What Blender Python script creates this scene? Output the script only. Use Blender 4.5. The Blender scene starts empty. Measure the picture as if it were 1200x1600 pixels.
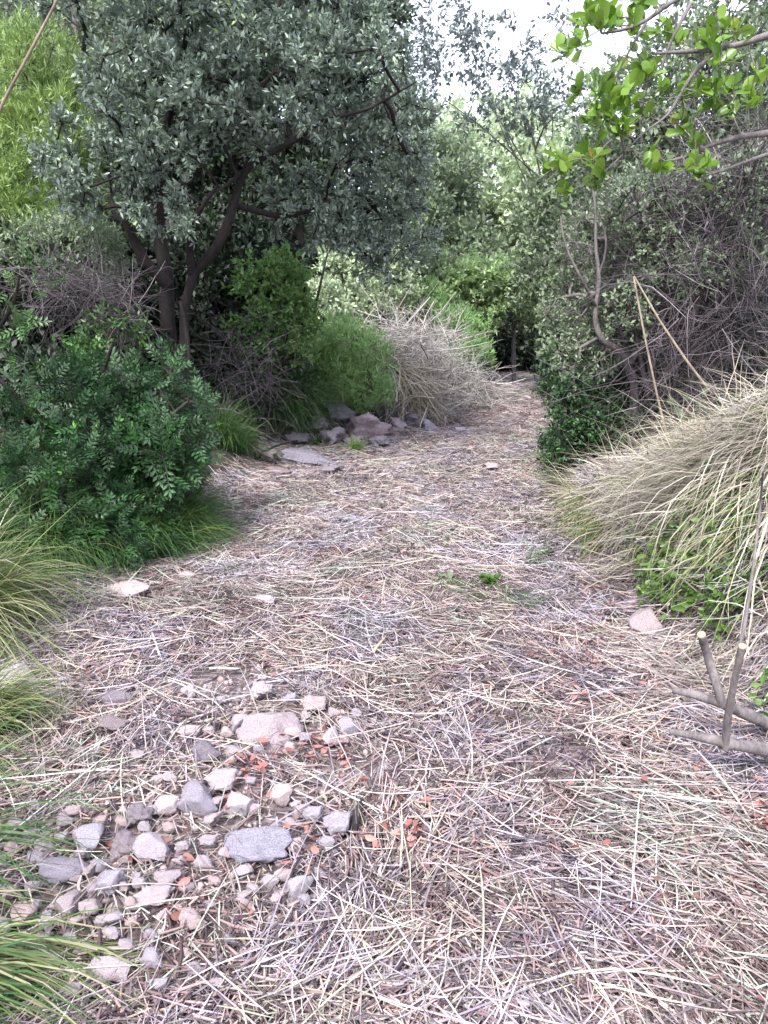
import bpy, math
import numpy as np

# ------------------------------------------------------------------ camera, world, sun, exposure
sc = bpy.context.scene
COL = sc.collection
R = math.radians
PITCH = R(15.4); FPX = 1164.0; CAMH = 1.5
cp, sp = math.cos(PITCH), math.sin(PITCH)
cam = bpy.data.cameras.new('camera')
cam.sensor_fit = 'VERTICAL'; cam.sensor_height = 24.0; cam.lens = 24.0 * FPX / 1600.0
cam.clip_start = 0.05; cam.clip_end = 400
camo = bpy.data.objects.new('camera', cam); COL.objects.link(camo)
camo.location = (0, 0, CAMH); camo.rotation_euler = (R(90) - PITCH, 0, 0)
sc.camera = camo

SUN_EL, SUN_AZ = 52.0, 205.0         # azimuth from +Y towards +X: high, behind the camera
w = bpy.data.worlds.new('World'); sc.world = w; w.use_nodes = True
nt = w.node_tree; bg = nt.nodes['Background']
sky = nt.nodes.new('ShaderNodeTexSky'); sky.sky_type = 'NISHITA'; sky.sun_disc = False
sky.sun_elevation = R(SUN_EL); sky.sun_rotation = R(SUN_AZ); sky.dust_density = 3.0; sky.air_density = 1.0
# bright thin cloud over the blue
wtc = nt.nodes.new('ShaderNodeTexCoord'); wno = nt.nodes.new('ShaderNodeTexNoise'); wno.inputs['Scale'].default_value = 3.0; wno.inputs['Detail'].default_value = 6
nt.links.new(wtc.outputs['Generated'], wno.inputs['Vector'])
wmr = nt.nodes.new('ShaderNodeMapRange'); wmr.inputs[1].default_value = .35; wmr.inputs[2].default_value = .6; wmr.inputs[3].default_value = .55; wmr.inputs[4].default_value = 1.0
nt.links.new(wno.outputs[0], wmr.inputs[0])
wmx = nt.nodes.new('ShaderNodeMix'); wmx.data_type = 'RGBA'; wmx.inputs[7].default_value = (3.8, 3.8, 4.75, 1)
nt.links.new(wmr.outputs[0], wmx.inputs[0]); nt.links.new(sky.outputs[0], wmx.inputs[6])
nt.links.new(wmx.outputs[2], bg.inputs[0]); bg.inputs[1].default_value = 0.15
sun = bpy.data.lights.new('sun', 'SUN'); sun.energy = 2.0; sun.angle = R(14); sun.color = (1.0, 0.96, 0.93)
suno = bpy.data.objects.new('sun', sun); COL.objects.link(suno)
suno.rotation_euler = (R(90 - SUN_EL), 0, R(180 - SUN_AZ)); suno.location = (4, 10, 20)
sc.view_settings.view_transform = 'Standard'; sc.view_settings.look = 'None'
sc.view_settings.gamma = 1.0; sc.view_settings.use_curve_mapping = False
sc.view_settings.exposure = 1.9
sc.cycles.max_bounces = 7; sc.cycles.diffuse_bounces = 4; sc.cycles.transmission_bounces = 4

rng = np.random.default_rng(11)
U = lambda a, b, n=None: rng.uniform(a, b, n)

# ------------------------------------------------------------------ helpers
def norm(v):
    return v / np.maximum(np.linalg.norm(v, axis=-1, keepdims=True), 1e-9)

def at(px, py, Y):
    """world point seen at photo pixel px,py (1200x1600) at ground distance Y"""
    v = (800.0 - py) / FPX
    d = Y / (cp + v * sp)
    return np.array([(px - 600.0) / FPX * d, Y, CAMH + d * (-sp + v * cp)])

def pxm(px, py, Y):
    v = (800.0 - py) / FPX
    return (Y / (cp + v * sp)) / FPX

def _hash(ix, iy, iz):
    n = (ix * 374761393 + iy * 668265263 + iz * 2147483647 // 3 * 7) & 0x7fffffff
    n = ((n ^ (n >> 13)) * 1274126177) & 0x7fffffff
    return ((n ^ (n >> 16)) & 0xffff) / 65535.0

def vnoise(x, y, z=0.0):
    x = np.asarray(x, float); y = np.asarray(y, float); z = np.broadcast_to(np.asarray(z, float), x.shape)
    xi, yi, zi = (np.floor(a).astype(np.int64) for a in (x, y, z))
    f = [a - b for a, b in ((x, xi), (y, yi), (z, zi))]
    f = [t * t * (3 - 2 * t) for t in f]
    r = 0
    for dx in (0, 1):
        for dy in (0, 1):
            for dz in (0, 1):
                wt = (f[0] if dx else 1 - f[0]) * (f[1] if dy else 1 - f[1]) * (f[2] if dz else 1 - f[2])
                r = r + wt * _hash(xi + dx, yi + dy, zi + dz)
    return r * 2 - 1

def fbm(x, y, s, o=3):
    r = 0
    for i in range(o):
        r = r + vnoise(x / s * 2 ** i + 17 * i, y / s * 2 ** i - 9 * i, 3.1 * i) * 0.5 ** i
    return r

def sstep(x, a, b):
    t = np.clip((x - a) / (b - a), 0, 1); return t * t * (3 - 2 * t)

LY = [0, 1.3, 3.2, 5.4, 8.1, 10.6, 16.6, 19, 60]
LX = [-1.3, -1.45, -1.5, -1.18, -0.95, 0.55, 2.2, 2.6, 3]
RX = [1.5, 1.45, 1.2, 1.3, 1.75, 2.3, 3.4, 3.9, 5]
def edgeL(y): return np.interp(y, LY, LX)
def edgeR(y): return np.interp(y, LY, RX)

def height(x, y):
    x = np.asarray(x, float); y = np.asarray(y, float)
    s = edgeL(y) - x; t = x - edgeR(y)
    h = 0.035 * fbm(x, y, 0.9) + 0.012 * fbm(x, y, 0.16, 2)
    h = h + 0.07 * sstep(-s, 0.0, -0.5) * sstep(y, 6, 8)
    ledge = 0.30 * sstep(s, 0.05, 0.9) * sstep(y, 3.2, 5.0) + 0.06 * sstep(s, 0.0, 0.6)
    h = h + ledge + 0.16 * np.maximum(s - 1.2, 0) + 0.75 * np.clip(s - 3.6, 0, 9) * sstep(y, 3, 8)
    bank = np.interp(y, [0, 2.3, 2.75, 3.2, 3.7, 4.7, 5.5, 6.6, 8.5], [.08, .12, .72, .95, .98, .58, .22, .02, .25])
    h = h + bank * sstep(t, 0.02, 0.95)
    h = h + 0.14 * np.maximum(t - 1.0, 0) + 0.45 * np.clip(t - 3.4, 0, 9) * sstep(y, 4, 8)
    h = h + 0.28 * np.clip(y - 19, 0, 16)
    h = h + 0.10 * fbm(x, y, 2.3) * (sstep(s, 0.2, 2) + sstep(t, 0.2, 2))
    return h

def G(px, py):
    """point of the terrain seen at photo pixel"""
    v = (800.0 - py) / FPX
    dr = np.array([(px - 600.0) / FPX, cp + v * sp, -sp + v * cp])
    o = np.array([0, 0, CAMH])
    ts = np.arange(0.8, 45, 0.02)
    P = o + ts[:, None] * dr
    hit = np.nonzero(P[:, 2] <= height(P[:, 0], P[:, 1]))[0]
    return P[hit[0]] if len(hit) else P[-1]

def base_at(x, y):
    return np.array([x, y, float(height(x, y))])

def new_mesh(name, V, F, mat, smooth=False, origin=(0, 0, 0)):
    me = bpy.data.meshes.new(name)
    V = np.asarray(V, float).reshape(-1, 3) - np.asarray(origin, float)
    F = [np.asarray(f, np.int32) for f in F if len(f)]
    li = np.concatenate([f.ravel() for f in F]); sizes = np.concatenate([np.full(len(f), f.shape[1], np.int32) for f in F])
    me.vertices.add(len(V)); me.vertices.foreach_set('co', V.astype(np.float32).ravel())
    me.loops.add(len(li)); me.loops.foreach_set('vertex_index', li)
    me.polygons.add(len(sizes))
    me.polygons.foreach_set('loop_start', np.concatenate([[0], np.cumsum(sizes)[:-1]]).astype(np.int32))
    if smooth: me.polygons.foreach_set('use_smooth', np.ones(len(sizes), bool))
    me.update(calc_edges=True)
    if mat: me.materials.append(mat)
    return me

def obj(name, VF, mat, parent=None, smooth=False, origin=None):
    """one mesh object; vertices are given in world space"""
    V, F = VF
    org = np.array(parent.location) if parent is not None else (np.zeros(3) if origin is None else np.asarray(origin, float))
    o = bpy.data.objects.new(name, new_mesh(name, V, F, mat, smooth, org))
    COL.objects.link(o)
    if parent is not None: o.parent = parent
    else: o.location = org
    return o

def tag(o, label=None, cat=None, group=None, kind=None):
    for k, v in (('label', label), ('category', cat), ('group', group), ('kind', kind)):
        if v: o[k] = v
    return o

def thing(name, loc, label, cat, group=None):
    o = bpy.data.objects.new(name, None); COL.objects.link(o)
    o.empty_display_size = 0.1; o.location = [float(a) for a in loc]
    return tag(o, label, cat, group)

def merge(*parts):
    Vs, Fs, n = [], [], 0
    for V, F in parts:
        V = np.asarray(V).reshape(-1, 3)
        Vs.append(V); Fs += [np.asarray(f) + n for f in F if len(f)]; n += len(V)
    return np.concatenate(Vs), Fs

def grid_faces(n, k, s, closed):
    """n strips of k rows by s columns"""
    a = np.arange(k - 1)[:, None] * s + np.arange(s if closed else s - 1)[None]
    j = (np.arange(s if closed else s - 1) + 1) % s
    b = np.arange(k - 1)[:, None] * s + j[None]
    q = np.stack([a, b, b + s, a + s], -1).reshape(-1, 4)
    return (q[None] + (np.arange(n) * k * s)[:, None, None]).reshape(-1, 4)

def ribbons(C, S, W):
    """C n,k,3 centre lines; S n,3 or n,k,3 side vectors; W n,k widths"""
    n, k = C.shape[:2]
    if S.ndim == 2: S = np.repeat(S[:, None], k, 1)
    off = S * (W * 0.5)[..., None]
    V = np.stack([C - off, C + off], 2).reshape(-1, 3)
    return V, [grid_faces(n, k, 2, False)]

def tubes(C, Rr, s=3, caps=False):
    n, k = C.shape[:2]
    T = norm(np.gradient(C, axis=1))
    ref = norm(rng.normal(size=(n, 1, 3)))
    m = T.mean(1, keepdims=True)
    ref = norm(ref - m * (ref * m).sum(-1, keepdims=True) / np.maximum((m * m).sum(-1, keepdims=True), 1e-9))
    A = norm(np.cross(T, np.broadcast_to(ref, T.shape))); B = np.cross(T, A)
    an = np.arange(s) * 2 * np.pi / s
    V = C[:, :, None] + Rr[..., None, None] * (A[:, :, None] * np.cos(an)[None, None, :, None] + B[:, :, None] * np.sin(an)[None, None, :, None])
    F = [grid_faces(n, k, s, True)]
    if caps:
        e = np.arange(n)[:, None] * k * s + (k - 1) * s + np.arange(s)[None]
        F.append(e); F.append(np.arange(n)[:, None] * k * s + np.arange(s)[None, ::-1])
    return V.reshape(-1, 3), F

def stamp(T, TF, P, D, N, sx, sy):
    """template (x width, y length, z normal) at P, pointing along D with normal near N"""
    X = norm(np.cross(D, N)); Z = np.cross(X, D)
    sx = np.broadcast_to(sx, len(P)); sy = np.broadcast_to(sy, len(P))
    V = (P[:, None] + T[None, :, 0, None] * sx[:, None, None] * X[:, None] + T[None, :, 1, None] * sy[:, None, None] * D[:, None]
         + T[None, :, 2, None] * sx[:, None, None] * Z[:, None])
    m = len(T); off = (np.arange(len(P)) * m)[:, None, None]
    return V.reshape(-1, 3), [(np.asarray(f)[None] + off).reshape(-1, len(f[0])) for f in TF]

# leaf templates
L_OVAL = (np.array([[0, 0, 0], [-.5, .45, .12], [0, .5, -.06], [.5, .45, .12], [0, 1, 0.05]]), [[[0, 2, 1], [0, 3, 2], [1, 2, 4], [2, 3, 4]]])
L_DIA = (np.array([[0, 0, 0], [-.5, .5, .1], [0, 1, 0], [.5, .5, .1]]), [[[0, 3, 2, 1]]])
def _broad():
    ys = [0, .15, .4, .68, .9, 1.0]; ws = [.04, .22, .42, .5, .33, .05]
    V = []
    for y, h in zip(ys, ws):
        z = 0.10 * y * y * -1
        V += [[-h, y, z + .34 * h], [0, y, z], [h, y, z + .34 * h]]
    F = []
    for i in range(5):
        for j in (0, 1): F.append([i * 3 + j, i * 3 + j + 1, i * 3 + j + 4, i * 3 + j + 3])
    return np.array(V), [F]
L_BROAD = _broad()
def _pinnate(pairs=4):
    V, F3, F4 = [], [], []
    def leaflet(b, d, L, w_):
        d = np.array(d) / np.linalg.norm(d); s = np.array([-d[1], d[0], 0])
        n = len(V)
        for q in (b, b + d * L * .5 - s * w_, b + d * L * .52 + np.array([0, 0, -.03]), b + d * L * .5 + s * w_, b + d * L): V.append(list(q))
        F3.extend([[n, n + 1, n + 2], [n, n + 2, n + 3], [n + 1, n + 4, n + 2], [n + 2, n + 4, n + 3]])
    for i in range(pairs):
        y = .18 + .62 * i / (pairs - 1)
        b = np.array([0, y, 0.0])
        for sgn in (-1, 1): leaflet(b, (sgn * 1.0, .75, .12), .34 - .02 * i, .062)
    leaflet(np.array([0, .82, 0]), (0, 1, 0), .3, .06)
    n = len(V); V += [[-.012, 0, 0], [.012, 0, 0], [.008, .85, 0], [-.008, .85, 0]]; F4.append([n, n + 1, n + 2, n + 3])
    return np.array(V), [F3, F4]
L_PIN = _pinnate()

# ------------------------------------------------------------------ materials
def mat_new(name):
    m = bpy.data.materials.new(name); m.use_nodes = True
    t = m.node_tree; t.nodes.clear()
    return m, t.nodes, t.links, t.nodes.new('ShaderNodeOutputMaterial')

def ramp(N, stops, interp='LINEAR'):
    r = N.new('ShaderNodeValToRGB'); r.color_ramp.interpolation = interp
    e = r.color_ramp.elements
    while len(e) < len(stops): e.new(0.5)
    for q, (p, c) in zip(e, stops): q.position = p; q.color = (*c, 1)
    return r

def m_blade(name, stops, rough=.55, transl=.15, patch=0.35, pscale=1.3, tints=None):
    """thin plant matter: one colour per blade or leaf, light and dark clumps painted in by noise, some light passes through"""
    m, N, L, out = mat_new(name)
    geo = N.new('ShaderNodeNewGeometry'); tc = N.new('ShaderNodeTexCoord')
    no = N.new('ShaderNodeTexNoise'); no.inputs['Scale'].default_value = pscale; no.inputs['Detail'].default_value = 2
    L.new(tc.outputs['Object'], no.inputs['Vector'])
    mr = N.new('ShaderNodeMapRange'); mr.inputs[1].default_value = .3; mr.inputs[2].default_value = .7
    L.new(no.outputs[0], mr.inputs[0])
    mx = N.new('ShaderNodeMix'); mx.data_type = 'FLOAT'; mx.inputs[0].default_value = patch
    L.new(geo.outputs['Random Per Island'], mx.inputs[2]); L.new(mr.outputs[0], mx.inputs[3])
    rp = ramp(N, stops); L.new(mx.outputs[0], rp.inputs[0])
    if tints:            # drifts of differently weathered straw
        n3 = N.new('ShaderNodeTexNoise'); n3.inputs['Scale'].default_value = 1.7; n3.inputs['Detail'].default_value = 3; n3.inputs['Distortion'].default_value = .6
        L.new(tc.outputs['Object'], n3.inputs['Vector'])
        ws = N.new('ShaderNodeMath'); ws.operation = 'MULTIPLY_ADD'; ws.inputs[1].default_value = .22
        L.new(geo.outputs['Random Per Island'], ws.inputs[0]); L.new(n3.outputs[0], ws.inputs[2])
        rt = ramp(N, tints); L.new(ws.outputs[0], rt.inputs[0])
        mm = N.new('ShaderNodeMix'); mm.data_type = 'RGBA'; mm.blend_type = 'MULTIPLY'; mm.inputs[0].default_value = 1
        L.new(rp.outputs[0], mm.inputs[6]); L.new(rt.outputs[0], mm.inputs[7])
        class _o: outputs = [mm.outputs[2]]
        rp = _o
    b = N.new('ShaderNodeBsdfPrincipled'); b.inputs['Roughness'].default_value = rough
    L.new(rp.outputs[0], b.inputs['Base Color'])
    if transl > 0:
        tr = N.new('ShaderNodeBsdfTranslucent'); L.new(rp.outputs[0], tr.inputs[0])
        ms = N.new('ShaderNodeMixShader'); ms.inputs[0].default_value = transl
        L.new(b.outputs[0], ms.inputs[1]); L.new(tr.outputs[0], ms.inputs[2]); L.new(ms.outputs[0], out.inputs[0])
    else: L.new(b.outputs[0], out.inputs[0])
    return m

def m_leaf(name, c1, c2, under, rough=.38, transl=.25, patch=.45, pscale=2.0, new=None):
    m, N, L, out = mat_new(name)
    geo = N.new('ShaderNodeNewGeometry'); tc = N.new('ShaderNodeTexCoord')
    no = N.new('ShaderNodeTexNoise'); no.inputs['Scale'].default_value = pscale; no.inputs['Detail'].default_value = 3  # noise paints light and dark clumps into the foliage colour
    L.new(tc.outputs['Object'], no.inputs['Vector'])
    mr = N.new('ShaderNodeMapRange'); mr.inputs[1].default_value = .35; mr.inputs[2].default_value = .65
    L.new(no.outputs[0], mr.inputs[0])
    mx = N.new('ShaderNodeMix'); mx.data_type = 'FLOAT'; mx.inputs[0].default_value = patch
    L.new(geo.outputs['Random Per Island'], mx.inputs[2]); L.new(mr.outputs[0], mx.inputs[3])
    stops = [(0.0, c1), (0.85, c2)]
    if new: stops.append((0.97, new))
    rp = ramp(N, stops); L.new(mx.outputs[0], rp.inputs[0])
    mc = N.new('ShaderNodeMix'); mc.data_type = 'RGBA'
    L.new(geo.outputs['Backfacing'], mc.inputs[0]); L.new(rp.outputs[0], mc.inputs[6]); mc.inputs[7].default_value = (*under, 1)
    b = N.new('ShaderNodeBsdfPrincipled'); b.inputs['Roughness'].default_value = rough
    L.new(mc.outputs[2], b.inputs['Base Color'])
    tr = N.new('ShaderNodeBsdfTranslucent'); L.new(rp.outputs[0], tr.inputs[0])
    ms = N.new('ShaderNodeMixShader'); ms.inputs[0].default_value = transl
    L.new(b.outputs[0], ms.inputs[1]); L.new(tr.outputs[0], ms.inputs[2]); L.new(ms.outputs[0], out.inputs[0])
    return m

def m_bark(name, c1, c2, scale=14, bump=.6, rough=.85):
    m, N, L, out = mat_new(name)
    tc = N.new('ShaderNodeTexCoord'); mp = N.new('ShaderNodeMapping'); mp.inputs['Scale'].default_value = (1, 1, .25)
    L.new(tc.outputs['Object'], mp.inputs[0])
    no = N.new('ShaderNodeTexNoise'); no.inputs['Scale'].default_value = scale; no.inputs['Detail'].default_value = 6; no.inputs['Roughness'].default_value = .7
    L.new(mp.outputs[0], no.inputs['Vector'])
    rp = ramp(N, [(.35, c1), (.68, c2)]); L.new(no.outputs[0], rp.inputs[0])
    b = N.new('ShaderNodeBsdfPrincipled'); b.inputs['Roughness'].default_value = rough
    L.new(rp.outputs[0], b.inputs['Base Color'])
    bu = N.new('ShaderNodeBump'); bu.inputs['Strength'].default_value = bump; bu.inputs['Distance'].default_value = .02
    L.new(no.outputs[0], bu.inputs['Height']); L.new(bu.outputs[0], b.inputs['Normal'])
    L.new(b.outputs[0], out.inputs[0])
    return m

def m_rock(name, c1, c2, c3, scale=18):
    m, N, L, out = mat_new(name)
    tc = N.new('ShaderNodeTexCoord'); oi = N.new('ShaderNodeObjectInfo')
    ad = N.new('ShaderNodeVectorMath'); ad.operation = 'ADD'
    L.new(tc.outputs['Object'], ad.inputs[0]); L.new(oi.outputs['Location'], ad.inputs[1])
    no = N.new('ShaderNodeTexNoise'); no.inputs['Scale'].default_value = scale; no.inputs['Detail'].default_value = 8; no.inputs['Roughness'].default_value = .72
    L.new(ad.outputs[0], no.inputs['Vector'])
    rp = ramp(N, [(.27, c3), (.44, c1), (.62, c2)]); L.new(no.outputs[0], rp.inputs[0])
    n2 = N.new('ShaderNodeTexNoise'); n2.inputs['Scale'].default_value = scale * 2.6; n2.inputs['Detail'].default_value = 4
    L.new(ad.outputs[0], n2.inputs['Vector'])
    mr = N.new('ShaderNodeMapRange'); mr.inputs[1].default_value = .3; mr.inputs[2].default_value = .7; mr.inputs[3].default_value = .82; mr.inputs[4].default_value = 1.08
    L.new(n2.outputs[0], mr.inputs[0])
    # each stone a little warmer or cooler, lighter or darker
    tint = ramp(N, [(0, (1.1, .92, .88)), (.35, (1.0, .95, .97)), (.6, (.82, .84, .95)), (.8, (1.12, .98, .95)), (1, (.9, .88, .95))]); L.new(oi.outputs['Random'], tint.inputs[0])
    m1 = N.new('ShaderNodeMix'); m1.data_type = 'RGBA'; m1.blend_type = 'MULTIPLY'; m1.inputs[0].default_value = 1
    L.new(rp.outputs[0], m1.inputs[6]); L.new(tint.outputs[0], m1.inputs[7])
    m2 = N.new('ShaderNodeMix'); m2.data_type = 'RGBA'; m2.blend_type = 'MULTIPLY'; m2.inputs[0].default_value = 1
    L.new(m1.outputs[2], m2.inputs[6]); L.new(mr.outputs[0], m2.inputs[7])
    b = N.new('ShaderNodeBsdfPrincipled'); b.inputs['Roughness'].default_value = .8
    L.new(m2.outputs[2], b.inputs['Base Color'])
    bu = N.new('ShaderNodeBump'); bu.inputs['Strength'].default_value = .7; bu.inputs['Distance'].default_value = .012
    L.new(no.outputs[0], bu.inputs['Height']); L.new(bu.outputs[0], b.inputs['Normal'])
    L.new(b.outputs[0], out.inputs[0])
    return m

def m_ground():
    m, N, L, out = mat_new('forest_soil')
    tc = N.new('ShaderNodeTexCoord')
    def noise(scale, det, rough=.6, mapping=None):
        n = N.new('ShaderNodeTexNoise'); n.inputs['Scale'].default_value = scale; n.inputs['Detail'].default_value = det; n.inputs['Roughness'].default_value = rough
        if mapping:
            mp = N.new('ShaderNodeMapping'); mp.inputs['Rotation'].default_value = (0, 0, mapping[0]); mp.inputs['Scale'].default_value = mapping[1]
            L.new(tc.outputs['Object'], mp.inputs[0]); L.new(mp.outputs[0], n.inputs['Vector'])
        else: L.new(tc.outputs['Object'], n.inputs['Vector'])
        return n
    a = noise(26, 8, .75); b_ = noise(60, 4, .7, (.6, (1, .13, 1))); c = noise(60, 4, .7, (-.7, (.13, 1, 1))); d = noise(2.2, 4)
    mxx = N.new('ShaderNodeMath'); mxx.operation = 'MAXIMUM'; L.new(b_.outputs[0], mxx.inputs[0]); L.new(c.outputs[0], mxx.inputs[1])
    r1 = ramp(N, [(.34, (.03, .02, .021)), (.50, (.13, .095, .095)), (.68, (.30, .245, .245))]); L.new(a.outputs[0], r1.inputs[0])  # soil kept near black to paint shade in the straw's gaps
    r2 = ramp(N, [(.50, (.09, .065, .065)), (.60, (.34, .285, .28)), (.74, (.58, .52, .51))]); L.new(mxx.outputs[0], r2.inputs[0])
    p = N.new('ShaderNodeMix'); p.data_type = 'RGBA'; L.new(r1.outputs[0], p.inputs[6]); L.new(r2.outputs[0], p.inputs[7])
    dr = N.new('ShaderNodeMapRange'); dr.inputs[1].default_value = .35; dr.inputs[2].default_value = .6; dr.inputs[3].default_value = .35; dr.inputs[4].default_value = .95
    L.new(d.outputs[0], dr.inputs[0]); L.new(dr.outputs[0], p.inputs[0])
    r3 = ramp(N, [(.35, (.018, .014, .011)), (.55, (.055, .042, .032)), (.72, (.12, .09, .07))]); L.new(a.outputs[0], r3.inputs[0])
    at_ = N.new('ShaderNodeAttribute'); at_.attribute_name = 'trodden'
    q = N.new('ShaderNodeMix'); q.data_type = 'RGBA'; L.new(at_.outputs['Fac'], q.inputs[0]); L.new(r3.outputs[0], q.inputs[6]); L.new(p.outputs[2], q.inputs[7])
    b = N.new('ShaderNodeBsdfPrincipled'); b.inputs['Roughness'].default_value = .95
    L.new(q.outputs[2], b.inputs['Base Color'])
    bu = N.new('ShaderNodeBump'); bu.inputs['Strength'].default_value = .8; bu.inputs['Distance'].default_value = .03
    L.new(a.outputs[0], bu.inputs['Height']); L.new(bu.outputs[0], b.inputs['Normal'])
    L.new(b.outputs[0], out.inputs[0])
    return m

M = {}
M['ground'] = m_ground()
M['straw'] = m_blade('dry_straw', [(0, (.03, .022, .025)), (.25, (.13, .108, .105)), (.4, (.275, .25, .255)), (.62, (.43, .405, .41)), (.76, (.35, .375, .28)), (.9, (.56, .545, .54)), (1, (.36, .26, .16))], .45, .04, .22, 1.3, [(.34, (.84, .96, .80)), (.46, (.93, .91, 1.08)), (.58, (1.0, .95, 1.02)), (.68, (1.1, .95, .88)), (.80, (.84, .92, .88))])  # darkest stalks also stand in for shaded gaps
M['chip'] = m_blade('chipped_wood', [(0, (.018, .012, .014)), (.3, (.07, .052, .056)), (.6, (.19, .15, .16)), (.85, (.38, .33, .34)), (1, (.30, .19, .12))], .75, 0, .25, 1.3, [(.4, (.95, .9, 1.08)), (.65, (1.1, .92, .82))])  # chips darkened to deepen the shade between straws
M['deadleaf'] = m_blade('dead_leaf', [(0, (.07, .035, .03)), (.35, (.20, .08, .065)), (.6, (.33, .13, .11)), (.85, (.36, .20, .17)), (1, (.30, .22, .14))], .6, .1, .1)
M['greygrass'] = m_blade('grass_green_straw', [(0, (.02, .05, .015)), (.3, (.07, .13, .03)), (.55, (.17, .22, .07)), (.75, (.34, .32, .18)), (1, (.55, .50, .38))], .4, .2, .25, 3)
M['darkgrass'] = m_blade('dark_grass', [(0, (.02, .055, .018)), (.5, (.055, .13, .035)), (.85, (.11, .20, .055)), (1, (.26, .29, .11))], .45, .22, .3, 3)
M['brightgrass'] = m_blade('bright_grass', [(0, (.07, .15, .03)), (.5, (.17, .30, .06)), (.85, (.30, .42, .11)), (1, (.42, .46, .2))], .5, .3, .4, 1.5)
M['heap'] = m_blade('cut_grass', [(0, (.07, .055, .045)), (.15, (.22, .18, .14)), (.35, (.42, .38, .31)), (.48, (.24, .27, .14)), (.62, (.54, .50, .42)), (.78, (.40, .34, .24)), (1, (.74, .71, .64))], .5, .05, .2, 2.2)
M['oak'] = m_leaf('oak_leaf', (.014, .032, .018), (.30, .40, .28), (.32, .40, .33), .30, .12, .45, 2.6, (.36, .50, .14))  # pale end paints leaf highlights, dark end the crown's shaded holes
M['mastic'] = m_leaf('mastic_leaf', (.004, .014, .005), (.035, .11, .028), (.06, .12, .055), .46, .15, .6, 3.5, (.13, .34, .05))  # near-black end puts the shrub's shade into its leaf colour
M['dark'] = m_leaf('shade_dark_leaf', (.012, .025, .014), (.035, .06, .03), (.05, .07, .045), .5, .1)  # leaf colour lowered to stand in for deep shade
M['darker'] = m_leaf('shade_toned_leaf', (.012, .025, .012), (.06, .10, .045), (.08, .11, .07), .5, .15)  # shade of the undergrowth is put into this leaf colour
M['pale'] = m_leaf('pale_leaf', (.28, .38, .20), (.62, .74, .47), (.56, .64, .48), .5, .28, .5, .9, (.42, .44, .24))
M['mid'] = m_leaf('mid_leaf', (.045, .08, .035), (.26, .35, .19), (.30, .36, .27), .5, .25, .5, 1.2)
M['lime'] = m_leaf('lime_leaf', (.02, .09, .015), (.22, .43, .11), (.26, .40, .16), .45, .32, .5, 1.5)
M['broom'] = m_leaf('broom_leaf', (.03, .08, .012), (.33, .48, .12), (.26, .38, .14), .45, .25, .5, 2.2)
M['mastic2'] = m_leaf('sapling_leaf', (.010, .035, .010), (.08, .20, .04), (.10, .18, .07), .42, .2, .5, 4, (.22, .40, .08))
M['feather'] = m_leaf('feathery_leaf', (.05, .15, .03), (.30, .52, .18), (.30, .44, .2), .45, .3, .5, 2.2)
M['limepale'] = m_leaf('pale_lime_leaf', (.15, .25, .08), (.50, .66, .33), (.44, .57, .32), .45, .3, .5, 2.5)
M['bright'] = m_leaf('glossy_bright_leaf', (.018, .07, .008), (.19, .35, .035), (.26, .42, .07), .28, .4, .3, 6, (.32, .20, .04))
M['sparse'] = m_leaf('backlit_toned_leaf', (.08, .11, .10), (.20, .25, .22), (.24, .27, .26), .5, .25)  # greyed colour paints the look of leaves against the sky
M['ivy'] = m_leaf('ivy_leaf', (.016, .05, .010), (.13, .24, .045), (.17, .26, .10), .35, .22, .35, 5)
M['oakbark'] = m_bark('dark_oak_bark', (.005, .004, .004), (.028, .021, .018))
M['bark'] = m_bark('oak_bark', (.009, .007, .007), (.05, .038, .033))
M['barkred'] = m_bark('reddish_bark', (.05, .028, .022), (.22, .13, .10))
M['barkgrey'] = m_bark('grey_bark', (.06, .052, .052), (.23, .205, .20), 26)
M['cane'] = m_bark('dry_cane', (.12, .095, .07), (.30, .245, .18), 18, .5)
M['twig'] = m_blade('dead_twig', [(0, (.02, .016, .018)), (.45, (.065, .055, .06)), (.78, (.16, .14, .148)), (1, (.44, .41, .41))], .8, 0, .3)
M['palebrush'] = m_blade('pale_dead_brush', [(0, (.07, .062, .064)), (.3, (.27, .25, .25)), (.6, (.50, .48, .46)), (.85, (.64, .60, .48)), (1, (.80, .79, .77))], .8, 0, .35)
M['rock'] = m_rock('limestone', (.33, .30, .305), (.54, .50, .51), (.12, .10, .10))
M['mottled'] = m_rock('mottled_limestone', (.24, .22, .235), (.46, .43, .45), (.07, .06, .065), 24)
M['darkrock'] = m_rock('dark_limestone', (.16, .145, .155), (.31, .285, .31), (.04, .035, .04))
M['cutwood'] = m_bark('pale_cut_wood', (.34, .25, .15), (.50, .39, .26), 40, .2)

# ------------------------------------------------------------------ ground
xs = np.concatenate([np.linspace(-60, -9, 18)[:-1], np.linspace(-9, -2.6, 44)[:-1], np.linspace(-2.6, 3.2, 190)[:-1], np.linspace(3.2, 9, 40)[:-1], np.linspace(9, 60, 18)])
ys = np.concatenate([np.linspace(-20, 0.6, 14)[:-1], np.linspace(0.6, 6, 180)[:-1], np.linspace(6, 18, 150)[:-1], np.linspace(18, 40, 50)[:-1], np.linspace(40, 90, 12)])
gx, gy = np.meshgrid(xs, ys)
gv = np.stack([gx, gy, height(gx, gy)], -1).reshape(-1, 3)
g = obj('ground', (gv, [grid_faces(1, len(ys), len(xs), False)]), M['ground'], smooth=True)
tag(g, kind='structure')
tr = (sstep(gx, edgeL(gy) - .25, edgeL(gy) + .1) * (1 - sstep(gx, edgeR(gy) - .05, edgeR(gy) + .25)) * (1 - sstep(gy, 17.5, 19.5))).ravel()
a_ = g.data.attributes.new('trodden', 'FLOAT', 'POINT'); a_.data.foreach_set('value', tr.astype(np.float32))

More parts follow.
